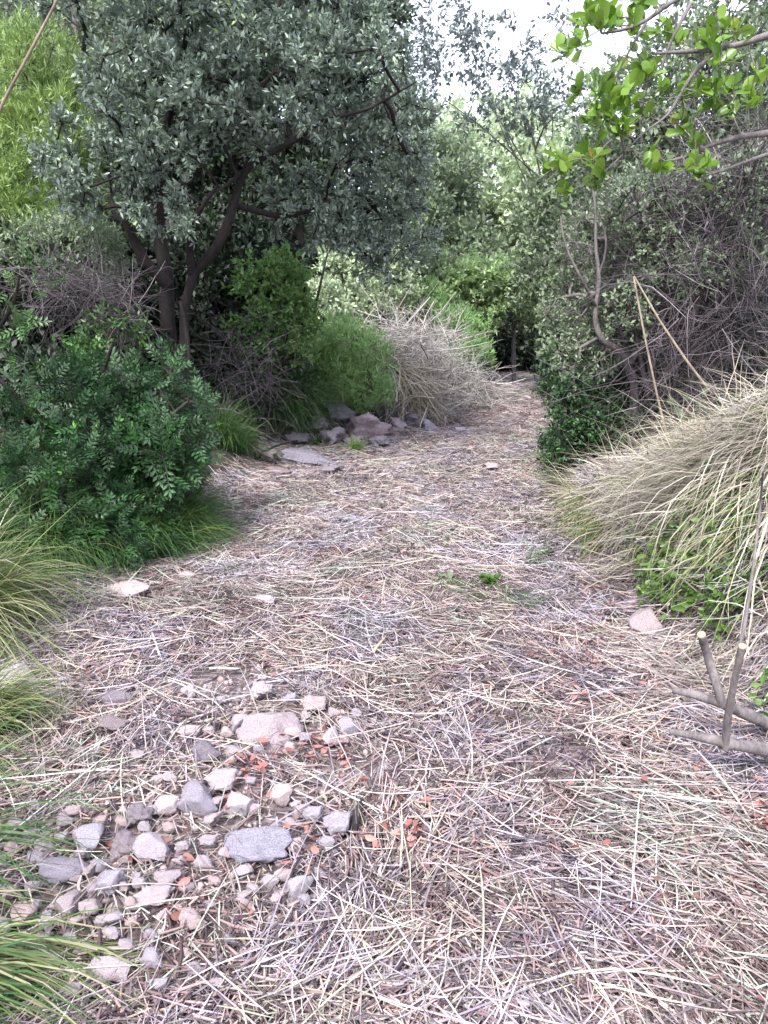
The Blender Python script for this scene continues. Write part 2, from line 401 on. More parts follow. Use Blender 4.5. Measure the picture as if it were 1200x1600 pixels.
# ------------------------------------------------------------------ stones
def ico(sub=3):
    import bmesh
    bm = bmesh.new(); bmesh.ops.create_icosphere(bm, subdivisions=sub, radius=1)
    V = np.array([v.co[:] for v in bm.verts]); F = np.array([[v.index for v in f.verts] for f in bm.faces]); bm.free()
    return V, F
IV, IF = ico(4)
def rock_shape(seed, cuts=11, rough=.05, sharp=True):
    r = np.random.default_rng(seed)
    V = IV.copy()
    for _ in range(cuts):
        n = r.normal(size=3); n /= np.linalg.norm(n)
        d = r.uniform(.42, .80)
        s = V @ n
        V = V - np.maximum(s - d, 0)[:, None] * n * .96
    for sc_, am in ((1.2, rough * 2.4), (3.1, rough * 1.5), (7, rough * .9), (14, rough * .5)):
        q = vnoise(V[:, 0] * sc_ + seed, V[:, 1] * sc_, V[:, 2] * sc_)
        V = V * (1 + am * q)[:, None]
    m = np.abs(V).max(0); return V / m
ROCKS = [rock_shape(100 + i, 9 + i % 5) for i in range(9)]
SLABS = [rock_shape(200 + i, 6, .09) for i in range(4)]
CRAGS = [rock_shape(300 + i, 8, .15) for i in range(6)]
rock_mesh = {}
foot = []            # stones' places, so that less straw lies on them
def rock(name, shape, mat, px, py, wpx, hpx, label, group=None, cat='stone', sink=.35, flat=1.0, lift=0.0):
    c = G(px, py + hpx * .30); s = pxm(px, py, c[1])
    rx = wpx * s * .5
    el = math.atan2(CAMH - c[2], c[1])                       # apparent height mixes depth and height
    hh = hpx * s * .5
    rz = min(hh * 1.0, rx * .8) * flat; ry = max(rx * .65, (hh - rz * math.cos(el) * .5) / max(math.sin(el), .25) * .9); ry = min(ry, rx * 1.6)
    key = (id(shape), mat.name, cat)
    if key not in rock_mesh:
        rock_mesh[key] = new_mesh(name, shape, [IF], mat, False)
    o = bpy.data.objects.new(name, rock_mesh[key]); COL.objects.link(o)
    foot.append((c[0], c[1], max(rx, ry)))
    o.location = (c[0], c[1], float(height(c[0], c[1])) + rz * (1 - 2 * sink) + .022 + lift)
    o.scale = (rx, ry, rz); o.rotation_euler = (U(-.15, .15), U(-.15, .15), U(-.35, .35) + (math.pi if rng.random() < .5 else 0))
    return tag(o, label, cat, group)

R_, D_ = M['rock'], M['darkrock']
big = [  # px, py, w, h, dark, label
    (25, 1062, 78, 56, 0, 'large pale blue-grey boulder at the left frame edge below the big grass tussock'),
    (195, 924, 84, 24, 0, 'flat pale stone slab beside the dark green grass under the shrub'),
    (1008, 966, 54, 52, 2, 'grey stone wedged among green leaves at the foot of the cut grass heap'),
    (395, 1312, 118, 66, 2, 'broad mottled grey slab, the largest flat stone lying in the near path'),
    (146, 1308, 58, 56, 0, 'blocky pinkish grey stone standing left of a dark faced stone'),
    (192, 1322, 58, 54, 1, 'stone with a brown face between two pale blocks'),
    (246, 1330, 68, 50, 0, 'pale bluish crumbly rock right of the stone with the brown face'),
    (530, 1286, 50, 56, 0, 'upright smooth grey stone leaning beside a dark broken stump'),
    (437, 1250, 42, 36, 0, 'small whitish pointed stone above the broad mottled slab'),
    (495, 1106, 52, 36, 0, 'rounded pinkish white stone at the right end of the stony patch'),
    (418, 1132, 106, 66, 2, 'low spread of weathered grey bedrock showing through the straw'),
    (404, 1082, 46, 32, 0, 'small grey hump of rock behind the weathered bedrock'),
    (375, 1132, 38, 36, 0, 'bluish stone at the left end of the weathered bedrock'),
    (322, 1182, 48, 40, 1, 'dark grey lumpy stone left of the reddish leaves'),
    (310, 1254, 66, 50, 2, 'pale pink-grey rock with a knobbly top in the stony patch'),
    (356, 1222, 54, 46, 0, 'grey stone propped behind the knobbly pink-grey rock'),
    (376, 1264, 54, 38, 0, 'smooth grey slab just behind the broad mottled slab'),
    (96, 1366, 78, 46, 2, 'wide pale pinkish slab in the heap of stones'),
    (108, 1412, 48, 48, 0, 'bright bluish white stone split down one edge'),
    (176, 1380, 62, 48, 0, 'grey angular stone in the middle of the stone heap'),
    (260, 1384, 46, 26, 0, 'boxy pale stone with a flat top and square right end'),
    (248, 1404, 64, 34, 0, 'flat grey stone under the boxy one'),
    (42, 1432, 54, 42, 0, 'rough rounded pinkish stone near the left frame edge'),
    (80, 1448, 30, 44, 0, 'narrow upright oval stone of pale pink'),
    (178, 1522, 76, 40, 0, 'pale pink almond shaped flat stone lying alone among long grass blades'),
    (300, 1448, 48, 38, 0, 'grey stone tilted to the right beside a small square chip'),
    (176, 1096, 60, 30, 1, 'low dark grey rock half hidden by straw right of the left boulder'),
    (184, 1140, 56, 28, 1, 'dark bluish rock below a white straw in the left straw'),
    (265, 1264, 42, 38, 0, 'grey stone left of the knobbly pink-grey rock'),
    (212, 1276, 54, 36, 1, 'dull grey block just behind the row of pale blocks'),
    (465, 1396, 48, 42, 0, 'pinkish clod-like stone below the reddish leaves'),
    (490, 1276, 44, 32, 0, 'flat grey stone touching the upright smooth stone'),
    (545, 1140, 38, 28, 0, 'pale pebble right of the rounded pinkish white stone'),
]
for i, (px, py, ww, hh, dk, lb) in enumerate(big):
    flat = .75 if ww > 70 and hh < ww * .7 else 1.0
    rock('rock' if ww > 70 else 'stone', (SLABS[i % 4] if flat < 1 else CRAGS[i % 6] if i % 2 else ROCKS[i % 9]), (R_, D_, M['mottled'])[dk], px, py, ww * 1.1, hh * 1.1, lb, cat='rock' if ww > 70 else 'stone', sink=.34 if hh > 36 else .36, flat=flat * .9)
# ledge of rocks at the left bank, further off
ledge = [
    (575, 664, 66, 52, 0, 'big pale grey block in the middle of the rocky ledge'),
    (530, 642, 50, 36, 1, 'rounded grey rock at the upper left of the rocky ledge'),
    (512, 682, 58, 36, 1, 'dark cracked rock at the lower left of the rocky ledge'),
    (470, 686, 46, 28, 1, 'low rock where the ledge meets the fallen sticks'),
    (622, 660, 34, 36, 0, 'grey rock between the big pale block and the brush pile'),
    (598, 691, 42, 22, 1, 'small blue-black stone at the foot of the big pale block'),
    (648, 656, 36, 32, 1, 'brownish rock at the right end of the rocky ledge'),
    (478, 716, 104, 26, 1, 'long grey rock slab lying flat before the rocky ledge'),
    (415, 712, 40, 20, 1, 'grey stone at the left end of the flat rock slab'),
    (456, 660, 30, 24, 1, 'small dark stone under the hanging grass'),
    (552, 690, 36, 24, 1, 'low dark rock behind the short green sprout'),
    (605, 640, 40, 34, 1, 'grey brown rock under the feathery green growth'),
    (492, 662, 44, 26, 1, 'shadowed rock between the small dark stone and the big pale block'),
    (672, 668, 30, 20, 0, 'pale lump of rock where the brush pile meets the path'),
    (440, 738, 50, 16, 1, 'flat grey rock sunk in the soil below the long slab'),
    (515, 735, 40, 14, 1, 'low grey rock right of the long slab'),
]
for i, (px, py, ww, hh, dk, lb) in enumerate(ledge):
    rock('rock', CRAGS[i % 6], D_ if dk else M['mottled'], px, py, ww * 1.1, hh * (1.0 if ww > 90 else 1.15), lb, group='rocks of the ledge on the left bank', cat='rock', sink=.38)
small = [(300, 1086, 32, 22), (300, 1150, 48, 22), (365, 1178, 32, 22), (220, 1190, 28, 20), (516, 1152, 36, 40), (475, 1126, 22, 18), (508, 1326, 32, 22), (216, 1376, 24, 30),
         (142, 1424, 34, 30), (72, 1476, 34, 24), (166, 1450, 54, 24), (180, 1474, 44, 24), (240, 1508, 44, 24), (318, 1362, 42, 20), (326, 1428, 26, 16), (436, 1412, 30, 34),
         (386, 1370, 32, 16), (345, 1546, 30, 26), (430, 1462, 24, 16), (306, 1532, 32, 18), (28, 1300, 34, 22), (52, 1312, 30, 24), (20, 1334, 32, 24), (290, 1332, 30, 22),
         (282, 1352, 26, 18), (130, 1340, 30, 20), (60, 1350, 34, 22), (330, 1325, 34, 22), (230, 1300, 28, 18), (340, 1390, 30, 16), (208, 1422, 30, 20), (150, 1400, 28, 24),
         (110, 1478, 32, 20), (30, 1490, 36, 22), (50, 1395, 30, 22), (400, 1400, 30, 18), (260, 1440, 30, 16), (210, 1456, 26, 18), (370, 815, 24, 10), (770, 731, 30, 14),
         (822, 622, 22, 10), (420, 942, 48, 16), (290, 905, 30, 12), (600, 745, 22, 8), (720, 672, 20, 8), (700, 1400, 18, 12), (560, 1120, 22, 16), (350, 1100, 24, 16),
         (455, 1180, 28, 20), (405, 1180, 26, 18), (250, 1225, 26, 18), (395, 1230, 22, 16), (470, 1275, 30, 20), (60, 1270, 30, 20), (100, 1290, 34, 26), (20, 1400, 34, 24),
         (155, 1360, 30, 22), (120, 1450, 28, 22), (200, 1350, 30, 16), (480, 1420, 30, 26), (420, 1385, 34, 22), (385, 1430, 26, 16), (250, 1555, 36, 20), (120, 1560, 40, 22),
         (10, 1460, 36, 30), (8, 1365, 30, 26), (70, 1330, 34, 26), (100, 1320, 30, 26), (118, 1385, 26, 20), (140, 1370, 26, 22), (222, 1395, 26, 20), (196, 1395, 28, 22), (290, 1395, 28, 20),
         (230, 1350, 34, 20), (265, 1300, 26, 18), (330, 1290, 34, 22), (350, 1340, 26, 18), (420, 1350, 26, 16), (460, 1330, 34, 22), (455, 1300, 26, 18), (400, 1270, 24, 18), (340, 1260, 26, 20),
         (270, 1225, 30, 18), (330, 1150, 26, 18), (355, 1150, 24, 16), (455, 1100, 30, 20), (455, 1150, 36, 24), (480, 1160, 30, 20), (395, 1160, 34, 20), (540, 1165, 26, 18), (520, 1120, 24, 18),
         (500, 1380, 28, 18), (445, 1380, 34, 20), (380, 1410, 30, 18), (60, 1420, 22, 18), (95, 1450, 24, 22), (130, 1500, 34, 20), (90, 1510, 30, 20), (200, 1490, 28, 16), (15, 1500, 40, 28),
         (240, 1470, 28, 18), (290, 1500, 26, 16), (360, 1480, 26, 16), (160, 1290, 30, 20), (190, 1295, 26, 20), (120, 1280, 34, 20), (240, 1280, 26, 18)]
for i, (px, py, ww, hh) in enumerate(small):
    far = py < 1000
    lb = ('small pale stone lying in the straw farther up the path' if far else 'small grey stone half sunk in the straw of the near stony patch')
    rock('stone', CRAGS[i % 6] if i % 2 else ROCKS[(i * 4 + 2) % 9], R_, px, py, ww * 1.05, hh * 1.05, lb, group='small stones far up the path' if far else 'small stones of the near stony patch', sink=.36)

# crumbled stone between the cobbles
V1, F1 = ico(1)
n = 900
q = np.array(stony_c := [(-.95, 1.75, .30), (-.62, 1.95, .30), (-.45, 2.35, .28), (-.75, 2.5, .22), (-.2, 2.0, .2), (-1.15, 1.95, .25), (-.5, 7.3, .5), (.9, 8.5, .9), (-.4, 2.7, .3)])[rng.integers(0, 9, n)]
x = rng.normal(q[:, 0], q[:, 2]); y = rng.normal(q[:, 1], q[:, 2]); s_ = U(.004, .016, n)
P = np.stack([x, y, height(x, y) + .004], 1)
V = P[:, None] + V1[None] * U(.6, 1.2, (n, len(V1), 1)) * (s_[:, None, None] * U(.7, 1.3, (n, 1, 3)))
tag(obj('rubble', (V.reshape(-1, 3), [(F1[None] + (np.arange(n) * len(V1))[:, None, None]).reshape(-1, 3)]), M['rock']), 'crumbled bits of pale stone between the cobbles', 'gravel', kind='stuff')

# ------------------------------------------------------------------ straw lying on the path (nobody could count it)
def path_points(n, y0, y1, power=1.0, spill=.25):
    t = rng.random(n) ** power
    y = y0 + (y1 - y0) * t
    l, r = edgeL(y) - spill, edgeR(y) + spill * .8
    return l + (r - l) * rng.random(n), y

def lay(x, y, ang, Ls, Wd, lift, k=5, bend=.18, tilt=.12, roll=.9):
    n = len(x)
    t = np.linspace(-.5, .5, k)[None]
    cur = rng.normal(0, bend, n)[:, None]
    a = ang[:, None] + cur * t * 3.0
    dx = np.cos(a) * Ls[:, None] / (k - 1); dy = np.sin(a) * Ls[:, None] / (k - 1)
    X = x[:, None] + np.cumsum(dx, 1) - dx.sum(1, keepdims=True) / 2; Yy = y[:, None] + np.cumsum(dy, 1) - dy.sum(1, keepdims=True) / 2
    tl = rng.normal(0, tilt, n)[:, None] * t * Ls[:, None]
    Z = height(X, Yy); Z = .6 * Z + .4 * Z.mean(1, keepdims=True)
    Z = np.maximum(Z + lift[:, None] + tl, height(X, Yy) + .004)
    C = np.stack([X, Yy, Z], -1)
    T = norm(C[:, -1] - C[:, 0]); s = norm(np.cross(T, np.array([0, 0, 1.0])))
    ro = rng.normal(0, roll, n)[:, None]
    S = s * np.cos(ro) + np.cross(T, s) * np.sin(ro)
    W = Wd[:, None] * np.array([.55] + [1.0] * (k - 2) + [.35])[None]
    return C, S, W

def flow(x, y):
    """lie of the cut straw: swathes, mostly across the path, fanning down to the right"""
    a = 3.4 * fbm(x, y, .8, 2) + .35
    sw = sstep(x, -.1, .6) * (1 - sstep(y, 2.6, 3.4))
    return a * (1 - .65 * sw) + (-.75) * sw

def straw_layer(n, y0, y1, power, L0, L1, W0, W1, depth, spread, keep=None, **kw):
    x, y = path_points(n, y0, y1, power)
    if keep is not None:
        m = keep(x, y); x, y = x[m], y[m]
    n = len(x)
    rnd = rng.random(n) < .5
    ang = flow(x, y) + rng.normal(0, spread, n); ang[rnd] = U(0, np.pi, rnd.sum())
    return ribbons(*lay(x, y, ang, U(L0, L1, n), U(W0, W1, n), depth * rng.random(n) ** 1.3 + .003, **kw))

stony = [(-.95, 1.75, .42), (-.62, 1.95, .40), (-.45, 2.35, .35), (-.75, 2.5, .3), (-.2, 2.0, .25), (-1.15, 1.95, .3)]
def keep_thin(x, y):
    """less straw over the stony patch and over bare far stretches"""
    d = np.zeros(len(x))
    for cx, cy, r in stony: d = np.maximum(d, np.exp(-((x - cx) ** 2 + (y - cy) ** 2) / r ** 2))
    pt = .5 + .5 * fbm(x, y, .55, 2)
    e = np.zeros(len(x))
    for cx, cy, r in foot: e = np.maximum(e, 1 - sstep(np.hypot(x - cx, y - cy), r * .8, r * 1.7))
    p = (1 - .50 * d - .75 * sstep(.52 - pt, 0, .35)) * (1 - .78 * e)
    return rng.random(len(x)) < p
layers = [
    straw_layer(26000, .9, 4.4, 1.15, .010, .04, .004, .010, .030, 1.2, keep_thin, k=3, bend=.3, tilt=.5),
    straw_layer(30000, 4.2, 10, 1.15, .02, .07, .006, .012, .028, 1.2, keep_thin, k=3, bend=.3, tilt=.3),
    straw_layer(48000, .9, 4.2, 1.15, .025, .11, .002, .0048, .040, .9, keep_thin, k=3, bend=.08, tilt=.3),
    straw_layer(17000, .9, 4.2, 1.15, .10, .30, .002, .0042, .050, .5, keep_thin, k=5, bend=.10),
    straw_layer(2600, .9, 4.6, 1.1, .28, .55, .003, .005, .05, .35, keep_thin, k=6, bend=.12),
    straw_layer(62000, 4.0, 9.5, 1.2, .04, .20, .003, .006, .035, .9, keep_thin, k=3, tilt=.2), straw_layer(5000, 4.0, 9.5, 1.2, .2, .45, .004, .006, .045, .5, keep_thin, k=4),
    straw_layer(26000, 9.0, 18, 1.1, .06, .28, .005, .009, .03, .9, keep_thin, k=3),
]
def side_layer(n, x0, x1, y0, y1, L0, L1):
    x = U(x0, x1, n); y = U(y0, y1, n)
    return ribbons(*lay(x, y, U(0, np.pi, n), U(L0, L1, n), U(.0025, .005, n), .045 * rng.random(n) + .003, k=4, tilt=.2, bend=.1))
layers += [side_layer(15000, 1.35, 2.9, .7, 3.0, .05, .3), side_layer(12000, -2.9, -1.4, .9, 4.0, .05, .3), side_layer(2500, 1.2, 2.6, 2.3, 3.1, .15, .45)]
tag(obj('straw_litter', merge(*layers), M['straw']), 'pale dry cut grass stalks strewn thickly over the whole path', 'straw', kind='stuff')

# chips and short broken twigs among the straw
def chips(n, y0, y1, power):
    x, y = path_points(n, y0, y1, power, .3); m = keep_thin(x, y); x, y = x[m], y[m]; n = len(x)
    Ls = U(.02, .11, n)
    C, S, W = lay(x, y, U(0, np.pi, n), Ls, np.full(n, .005), .034 * rng.random(n) + .004, k=3, bend=.1, tilt=.2)
    return tubes(C, np.repeat(U(.0016, .0048, n)[:, None], 3, 1) * np.array([[.8, 1, .7]]), 4)
tag(obj('twig_debris', merge(chips(30000, .9, 4.5, 1.15), chips(16000, 4.3, 12, 1.1)), M['chip']), 'short broken brown twigs and bark chips mixed through the straw', 'debris', kind='stuff')

# reddish fallen leaves in patches
cl = [(400, 1210, 38, 90), (375, 1150, 25, 40), (500, 1190, 35, 60), (470, 1335, 45, 45), (610, 1310, 50, 90), (640, 1330, 40, 50), (1190, 1300, 40, 90), (1160, 1250, 60, 50),
      (870, 1040, 60, 60), (700, 830, 50, 40), (490, 845, 30, 30), (520, 800, 30, 20), (900, 1010, 60, 60), (1010, 1420, 30, 12), (830, 660, 40, 20), (380, 1260, 30, 20), (300, 1420, 40, 16), (980, 960, 70, 40)]
P = []
for cx, cy, r, n in cl:
    c = G(cx, cy); rr = r * pxm(cx, cy, c[1])
    P.append(np.stack([rng.normal(c[0], rr * .6, n), rng.normal(c[1], rr * .9, n)], 1))
P.append(np.stack(path_points(900, .9, 9, 1.1), 1)); P = np.concatenate(P)
P = np.column_stack([P, height(P[:, 0], P[:, 1]) + U(.012, .05, len(P))])
a = U(0, 6.28, len(P)); D = norm(np.stack([np.cos(a), np.sin(a), U(-.25, .35, len(P))], 1))
Nn = norm(np.stack([rng.normal(0, .9, len(P)), rng.normal(0, .9, len(P)), np.ones(len(P))], 1))
kp = rng.random(len(P)) < .65; P, D, Nn = P[kp], D[kp], Nn[kp]
ll = U(.014, .038, len(P))
tag(obj('leaf_litter', stamp(*L_BROAD, P, D, Nn, ll * .55, ll), M['deadleaf']), 'reddish brown fallen leaves lying in patches on the straw', 'fallen leaves', kind='stuff')

# ------------------------------------------------------------------ grass tussocks
def blades(roots, D0, Ls, Wd, droop, k=7, floor=True, wob=.05):
    n = len(roots)
    P = roots.copy(); D = norm(D0); C = [P.copy()]
    st = Ls / (k - 1)
    for i in range(k - 1):
        D = norm(D + np.array([0, 0, -1.0]) * (droop * (i + 1) / k)[:, None] + rng.normal(0, wob, (n, 3)))
        P = P + D * st[:, None]
        if floor: P[:, 2] = np.maximum(P[:, 2], height(P[:, 0], P[:, 1]) + .006 + .02 * rng.random(n))
        C.append(P.copy())
    C = np.stack(C, 1)
    T = norm(C[:, 2] - C[:, 0]); s = np.cross(T, np.array([0, 0, 1.0]) + rng.normal(0, .25, (n, 3)))
    S = norm(s)
    prof = np.interp(np.linspace(0, 1, k), [0, .15, .6, 1], [.7, 1, .8, .08])
    return ribbons(C, S, Wd[:, None] * prof[None])

def tussock(name, base, n, rad, L0, L1, Wd, mat, label, cat='grass tussock', lean=(0, 0), spread=.6, droop=(.25, .7), group=None):
    a = U(0, 6.28, n); r = rad * np.sqrt(rng.random(n))
    nc = max(6, n // 45); ci = rng.integers(0, nc, n); ca = U(0, 6.28, nc)[ci]; cr = (rad * np.sqrt(rng.random(nc)))[ci]
    cx_ = .75 * cr * np.cos(ca) + .25 * r * np.cos(a); cy_ = .75 * cr * np.sin(ca) + .25 * r * np.sin(a); a = np.arctan2(cy_, cx_); r = np.hypot(cx_, cy_)
    tw_ = rng.normal(0, .36, (nc, 3))[ci] + rng.normal(0, .10, (n, 3))
    x = base[0] + r * np.cos(a); y = base[1] + r * np.sin(a)
    roots = np.stack([x, y, height(x, y) - .01], 1)
    a2 = a + rng.normal(0, .7, n); sp_ = spread * (.25 + r / rad) * rng.random(n) ** .5
    D = np.stack([np.cos(a2) * sp_ + lean[0], np.sin(a2) * sp_ + lean[1], np.ones(n)], 1) + tw_
    b = base_at(base[0], base[1])
    o = obj(name, blades(roots, D, U(L0, L1, n), U(.5, 1.5, n) * Wd, U(droop[0], droop[1], n)), mat, origin=b)
    return tag(o, label, cat, group)

tussock('grass_tussock', (-2.16, 3.15), 1600, .34, .45, .95, .0065, M['greygrass'], 'big arching green and straw coloured grass tussock filling the left frame edge', lean=(.25, -.12), spread=.75, droop=(.15, 1.0))
tussock('grass_tussock', (-1.50, 2.30), 650, .14, .3, .55, .0048, M['greygrass'], 'small grass tussock of swept over blades beneath the left boulder', lean=(.5, -.12), spread=.5, droop=(.4, 1.0))
tussock('grass_tussock', (-1.06, 1.20), 230, .11, .30, .60, .007, M['darkgrass'], 'dark green grass with long arching blades in the bottom left corner', lean=(.55, -.05), spread=.45, droop=(.5, 1.0))
tussock('grass_tussock', (-1.35, 1.75), 90, .10, .45, .75, .006, M['darkgrass'], 'loose dark blades sweeping in over the stones from the lower left', lean=(.75, -.25), spread=.5, droop=(.25, .7))
tussock('grass_tussock', (-1.20, 1.34), 130, .07, .5, .85, .0055, M['greygrass'], 'pale green bundle of long bent blades lying across the lowest stones', lean=(1.6, .12), spread=.25, droop=(.5, .9))
tussock('grass_tussock', (-1.55, 4.7), 3600, .42, .3, .62, .0045, M['darkgrass'], 'soft dark green grass clump spilling onto the path below the shrub', lean=(.3, -.15), spread=.8, droop=(.3, .8))
tussock('grass_tussock', (-1.95, 4.25), 2600, .40, .3, .6, .0045, M['darkgrass'], 'dark grass clump in the shade under the left shrub', lean=(.15, -.2), spread=.8, droop=(.3, .9))
b = G(430, 672); tussock('grass_tussock', (b[0], b[1] + .5), 2600, .40, .5, .95, .006, M['darkgrass'], 'hanging clump of long green grass left of the rocky ledge', lean=(.15, -.25), spread=.55, droop=(.3, .8))
b = G(345, 705); tussock('grass_tussock', (b[0] - .1, b[1] + .3), 1500, .35, .25, .55, .005, M['darkgrass'], 'dark sparse grass added to darken the bank above the fallen sticks', lean=(.15, -.2), spread=.8)  # dark tuft added where the bare bank came out too light
b = G(500, 650); tussock('grass_tussock', (b[0], b[1] + .7), 2200, .40, .5, 1.0, .007, M['brightgrass'], 'feathery bright green grass clump above the rocky ledge', lean=(.05, -.1), spread=.5, droop=(.2, .6))
b = G(580, 636); tussock('grass_tussock', (b[0], b[1] + .6), 1400, .30, .4, .85, .007, M['brightgrass'], 'green grass clump between the ledge and the pale brush pile', lean=(.0, -.1), spread=.5, droop=(.2, .6))
b = G(505, 700); tussock('grass_sprout', (b[0], b[1] + .1), 120, .08, .12, .28, .006, M['darkgrass'], 'dark green sprout between the long slab and the rocky ledge', cat='grass sprout', spread=.8)
b = G(550, 706); tussock('grass_sprout', (b[0], b[1]), 170, .07, .12, .26, .006, M['brightgrass'], 'short bright green sprout growing in front of the big pale block', cat='grass sprout', spread=.7, droop=(.2, .6))
b = G(915, 735); tussock('grass_tussock', (b[0] + .1, b[1] + .2), 1700, .30, .35, .75, .006, M['darkgrass'], 'green grass clump at the path edge before the right shrub', lean=(-.15, -.1), spread=.6, droop=(.2, .7))
b = G(735, 620); tussock('grass_tussock', (b[0] - .3, b[1] + .3), 800, .25, .3, .6, .008, M['greygrass'], 'yellowish grass tuft at the right foot of the pale brush pile', spread=.6)

def weed(px, py, n, L, mat, label):
    c = G(px, py)
    P = np.repeat(base_at(c[0], c[1])[None], n, 0) + rng.normal(0, .018, (n, 3)) * [1, 1, .3] + [0, 0, .03]
    a = U(0, 6.28, n); D = norm(np.stack([np.cos(a), np.sin(a), U(.1, .9, n)], 1))
    s = U(.7, 1.2, n) * L
    o = obj('weed', stamp(*L_BROAD, P, D, norm(rng.normal(0, .3, (n, 3)) + [0, 0, 1]), s * .62, s), mat, origin=base_at(c[0], c[1]))
    tag(o, label, 'weed')
weed(764, 918, 26, .06, M['ivy'], 'small bright green leafy weed in the middle of the path')
weed(695, 915, 14, .045, M['mid'], 'pale low weed left of the bright green weed')
for px_, py_, tx in ((705, 925, 'thin green grass flattened beside the pale low weed'), (835, 885, 'faint green grass flattened on the straw below the heap tip'), (800, 950, 'thin green tuft lying right of the bright green weed')):
    b = G(px_, py_); tussock('grass_tuft', (b[0], b[1]), 130, .16, .10, .28, .0035, M['darkgrass'], tx, cat='grass tuft', lean=(.8, .2), spread=1.6, droop=(.5, 1.2))
weed(855, 872, 20, .05, M['mid'], 'grey green weed half under the heap\'s long blades')

# ------------------------------------------------------------------ trees and shrubs
def resample(pts, rad, step):
    pts = np.asarray(pts, float); seg = np.r_[0, np.cumsum(np.linalg.norm(np.diff(pts, axis=0), axis=1))]
    n = max(4, int(seg[-1] / step) + 1); t = np.linspace(0, seg[-1], n)
    # smooth interpolation
    P = np.stack([np.interp(t, seg, pts[:, i]) for i in range(3)], 1)
    for _ in range(3):
        P[1:-1] = .25 * P[:-2] + .5 * P[1:-1] + .25 * P[2:]
    return P, np.interp(t, seg, rad)

def tube_one(P, r, s=9, rough=.12):
    V, F = tubes(P[None], r[None], s)
    k = len(P); c = np.repeat(P, s, 0)
    q = vnoise(V[:, 0] * 9, V[:, 1] * 9, V[:, 2] * 5) + .5 * vnoise(V[:, 0] * 25, V[:, 1] * 25, V[:, 2] * 9)
    V = c + (V - c) * (1 + rough * q)[:, None]
    return V, F

def blob_points(blobs, n, shell=.35):
    """points in a union of ellipsoids, denser towards the outside"""
    out = []
    vol = np.array([b[1][0] * b[1][2] * (b[2] if len(b) > 2 else 1) for b in blobs]); vol = vol / vol.sum()
    for (c, r, *_), f in zip(blobs, vol):
        m = max(1, int(round(n * f)))
        d = norm(rng.normal(size=(m, 3))); rad = (shell + (1 - shell) * rng.random(m)) ** .6
        lump = 1 + .22 * vnoise(d[:, 0] * 2.3 + c[0], d[:, 1] * 2.3 + c[1], d[:, 2] * 2.3 + c[2])
        out.append(np.asarray(c) + d * rad[:, None] * lump[:, None] * np.asarray(r))
    return np.concatenate(out)

def grow(limbs, targets, step=.12, r0=.004, wig=.25):
    """branch from the given limbs out to every target; returns thin chains (C n,6,3, R n,6) and end directions"""
    nodes, par, nrad = [], [], []
    for P, r in limbs:
        for i in range(len(P)):
            nodes.append(P[i]); par.append(-1); nrad.append(r[i])
    N0 = len(nodes); cap = N0 + len(targets) * 30
    A = np.zeros((cap, 3)); A[:N0] = nodes; par = par + [0] * 0; n = N0
    base = A[:N0]
    if len(targets) * N0 < 4e7:
        d0 = np.sqrt(((targets[:, None] - base[None]) ** 2).sum(-1)).min(1)
    else: d0 = np.linalg.norm(targets - base.mean(0), axis=1)
    parent = np.full(cap, -1); load = np.zeros(cap); depthv = np.zeros(cap)
    chains = []
    for ti in np.argsort(d0):
        t = targets[ti]; d = np.sqrt(((A[:n] - t) ** 2).sum(1)) + .10 * depthv[:n]
        j = int(d.argmin()); D = np.linalg.norm(t - A[j])
        m = int(min(24, max(2, math.ceil(D / step))))
        q = np.linspace(0, 1, m + 1)[1:, None]
        off = rng.normal(0, wig * .35, 3) * D; off[2] += .10 * D
        seg = A[j] + (t - A[j]) * q + off * (q * (1 - q)) * 2
        idx = np.arange(n, n + m); A[idx] = seg; parent[idx] = np.r_[j, idx[:-1]]; depthv[idx] = depthv[j] + np.arange(1, m + 1) * step
        n += m; chains.append((j, idx))
    load[:] = 0
    for j, idx in chains: load[idx[-1]] += 1
    for i in range(n - 1, N0 - 1, -1):
        p = parent[i]
        if p >= N0: load[p] += load[i]
    rad = r0 * np.sqrt(np.maximum(load, 1)) ** 1.0
    Cs, Rs, ends = [], [], []
    for j, idx in chains:
        P = np.vstack([A[j], A[idx]]); r = np.r_[rad[idx[0]], rad[idx]]
        t = np.linspace(0, len(P) - 1, 6); k = np.arange(len(P))
        Cs.append(np.stack([np.interp(t, k, P[:, i]) for i in range(3)], 1)); Rs.append(np.interp(t, k, r))
        ends.append(P[-1] - P[-2])
    Rs = np.array(Rs); Rs[:, -1] *= .6
    return np.array(Cs), Rs, np.array(ends)

def sprays(tips, dirs, nt_, tl, nl, up=.25, wander=.9):
    """twiglets from each tip; returns twig centre lines and leaf roots with directions"""
    n = len(tips) * nt_
    B = np.repeat(tips, nt_, 0); D = np.repeat(norm(dirs), nt_, 0)
    D = norm(D * .7 + rng.normal(0, wander, (n, 3)) + [0, 0, up])
    L = U(.5, 1.3, n) * tl
    E = D + rng.normal(0, .3, (n, 3)) + [0, 0, .1]
    t = np.linspace(0, 1, 4)[None, :, None]
    C = B[:, None] + (D[:, None] * t + .35 * (norm(E) - D)[:, None] * t * t) * L[:, None, None]
    q = U(.25, 1.05, (n, nl))
    P = B[:, None] + (D[:, None] * q[..., None] + .35 * (norm(E) - D)[:, None] * (q * q)[..., None]) * L[:, None, None]
    LD = norm(D[:, None] * .9 + rng.normal(0, .75, (n, nl, 3)))
    return C, P.reshape(-1, 3), LD.reshape(-1, 3)

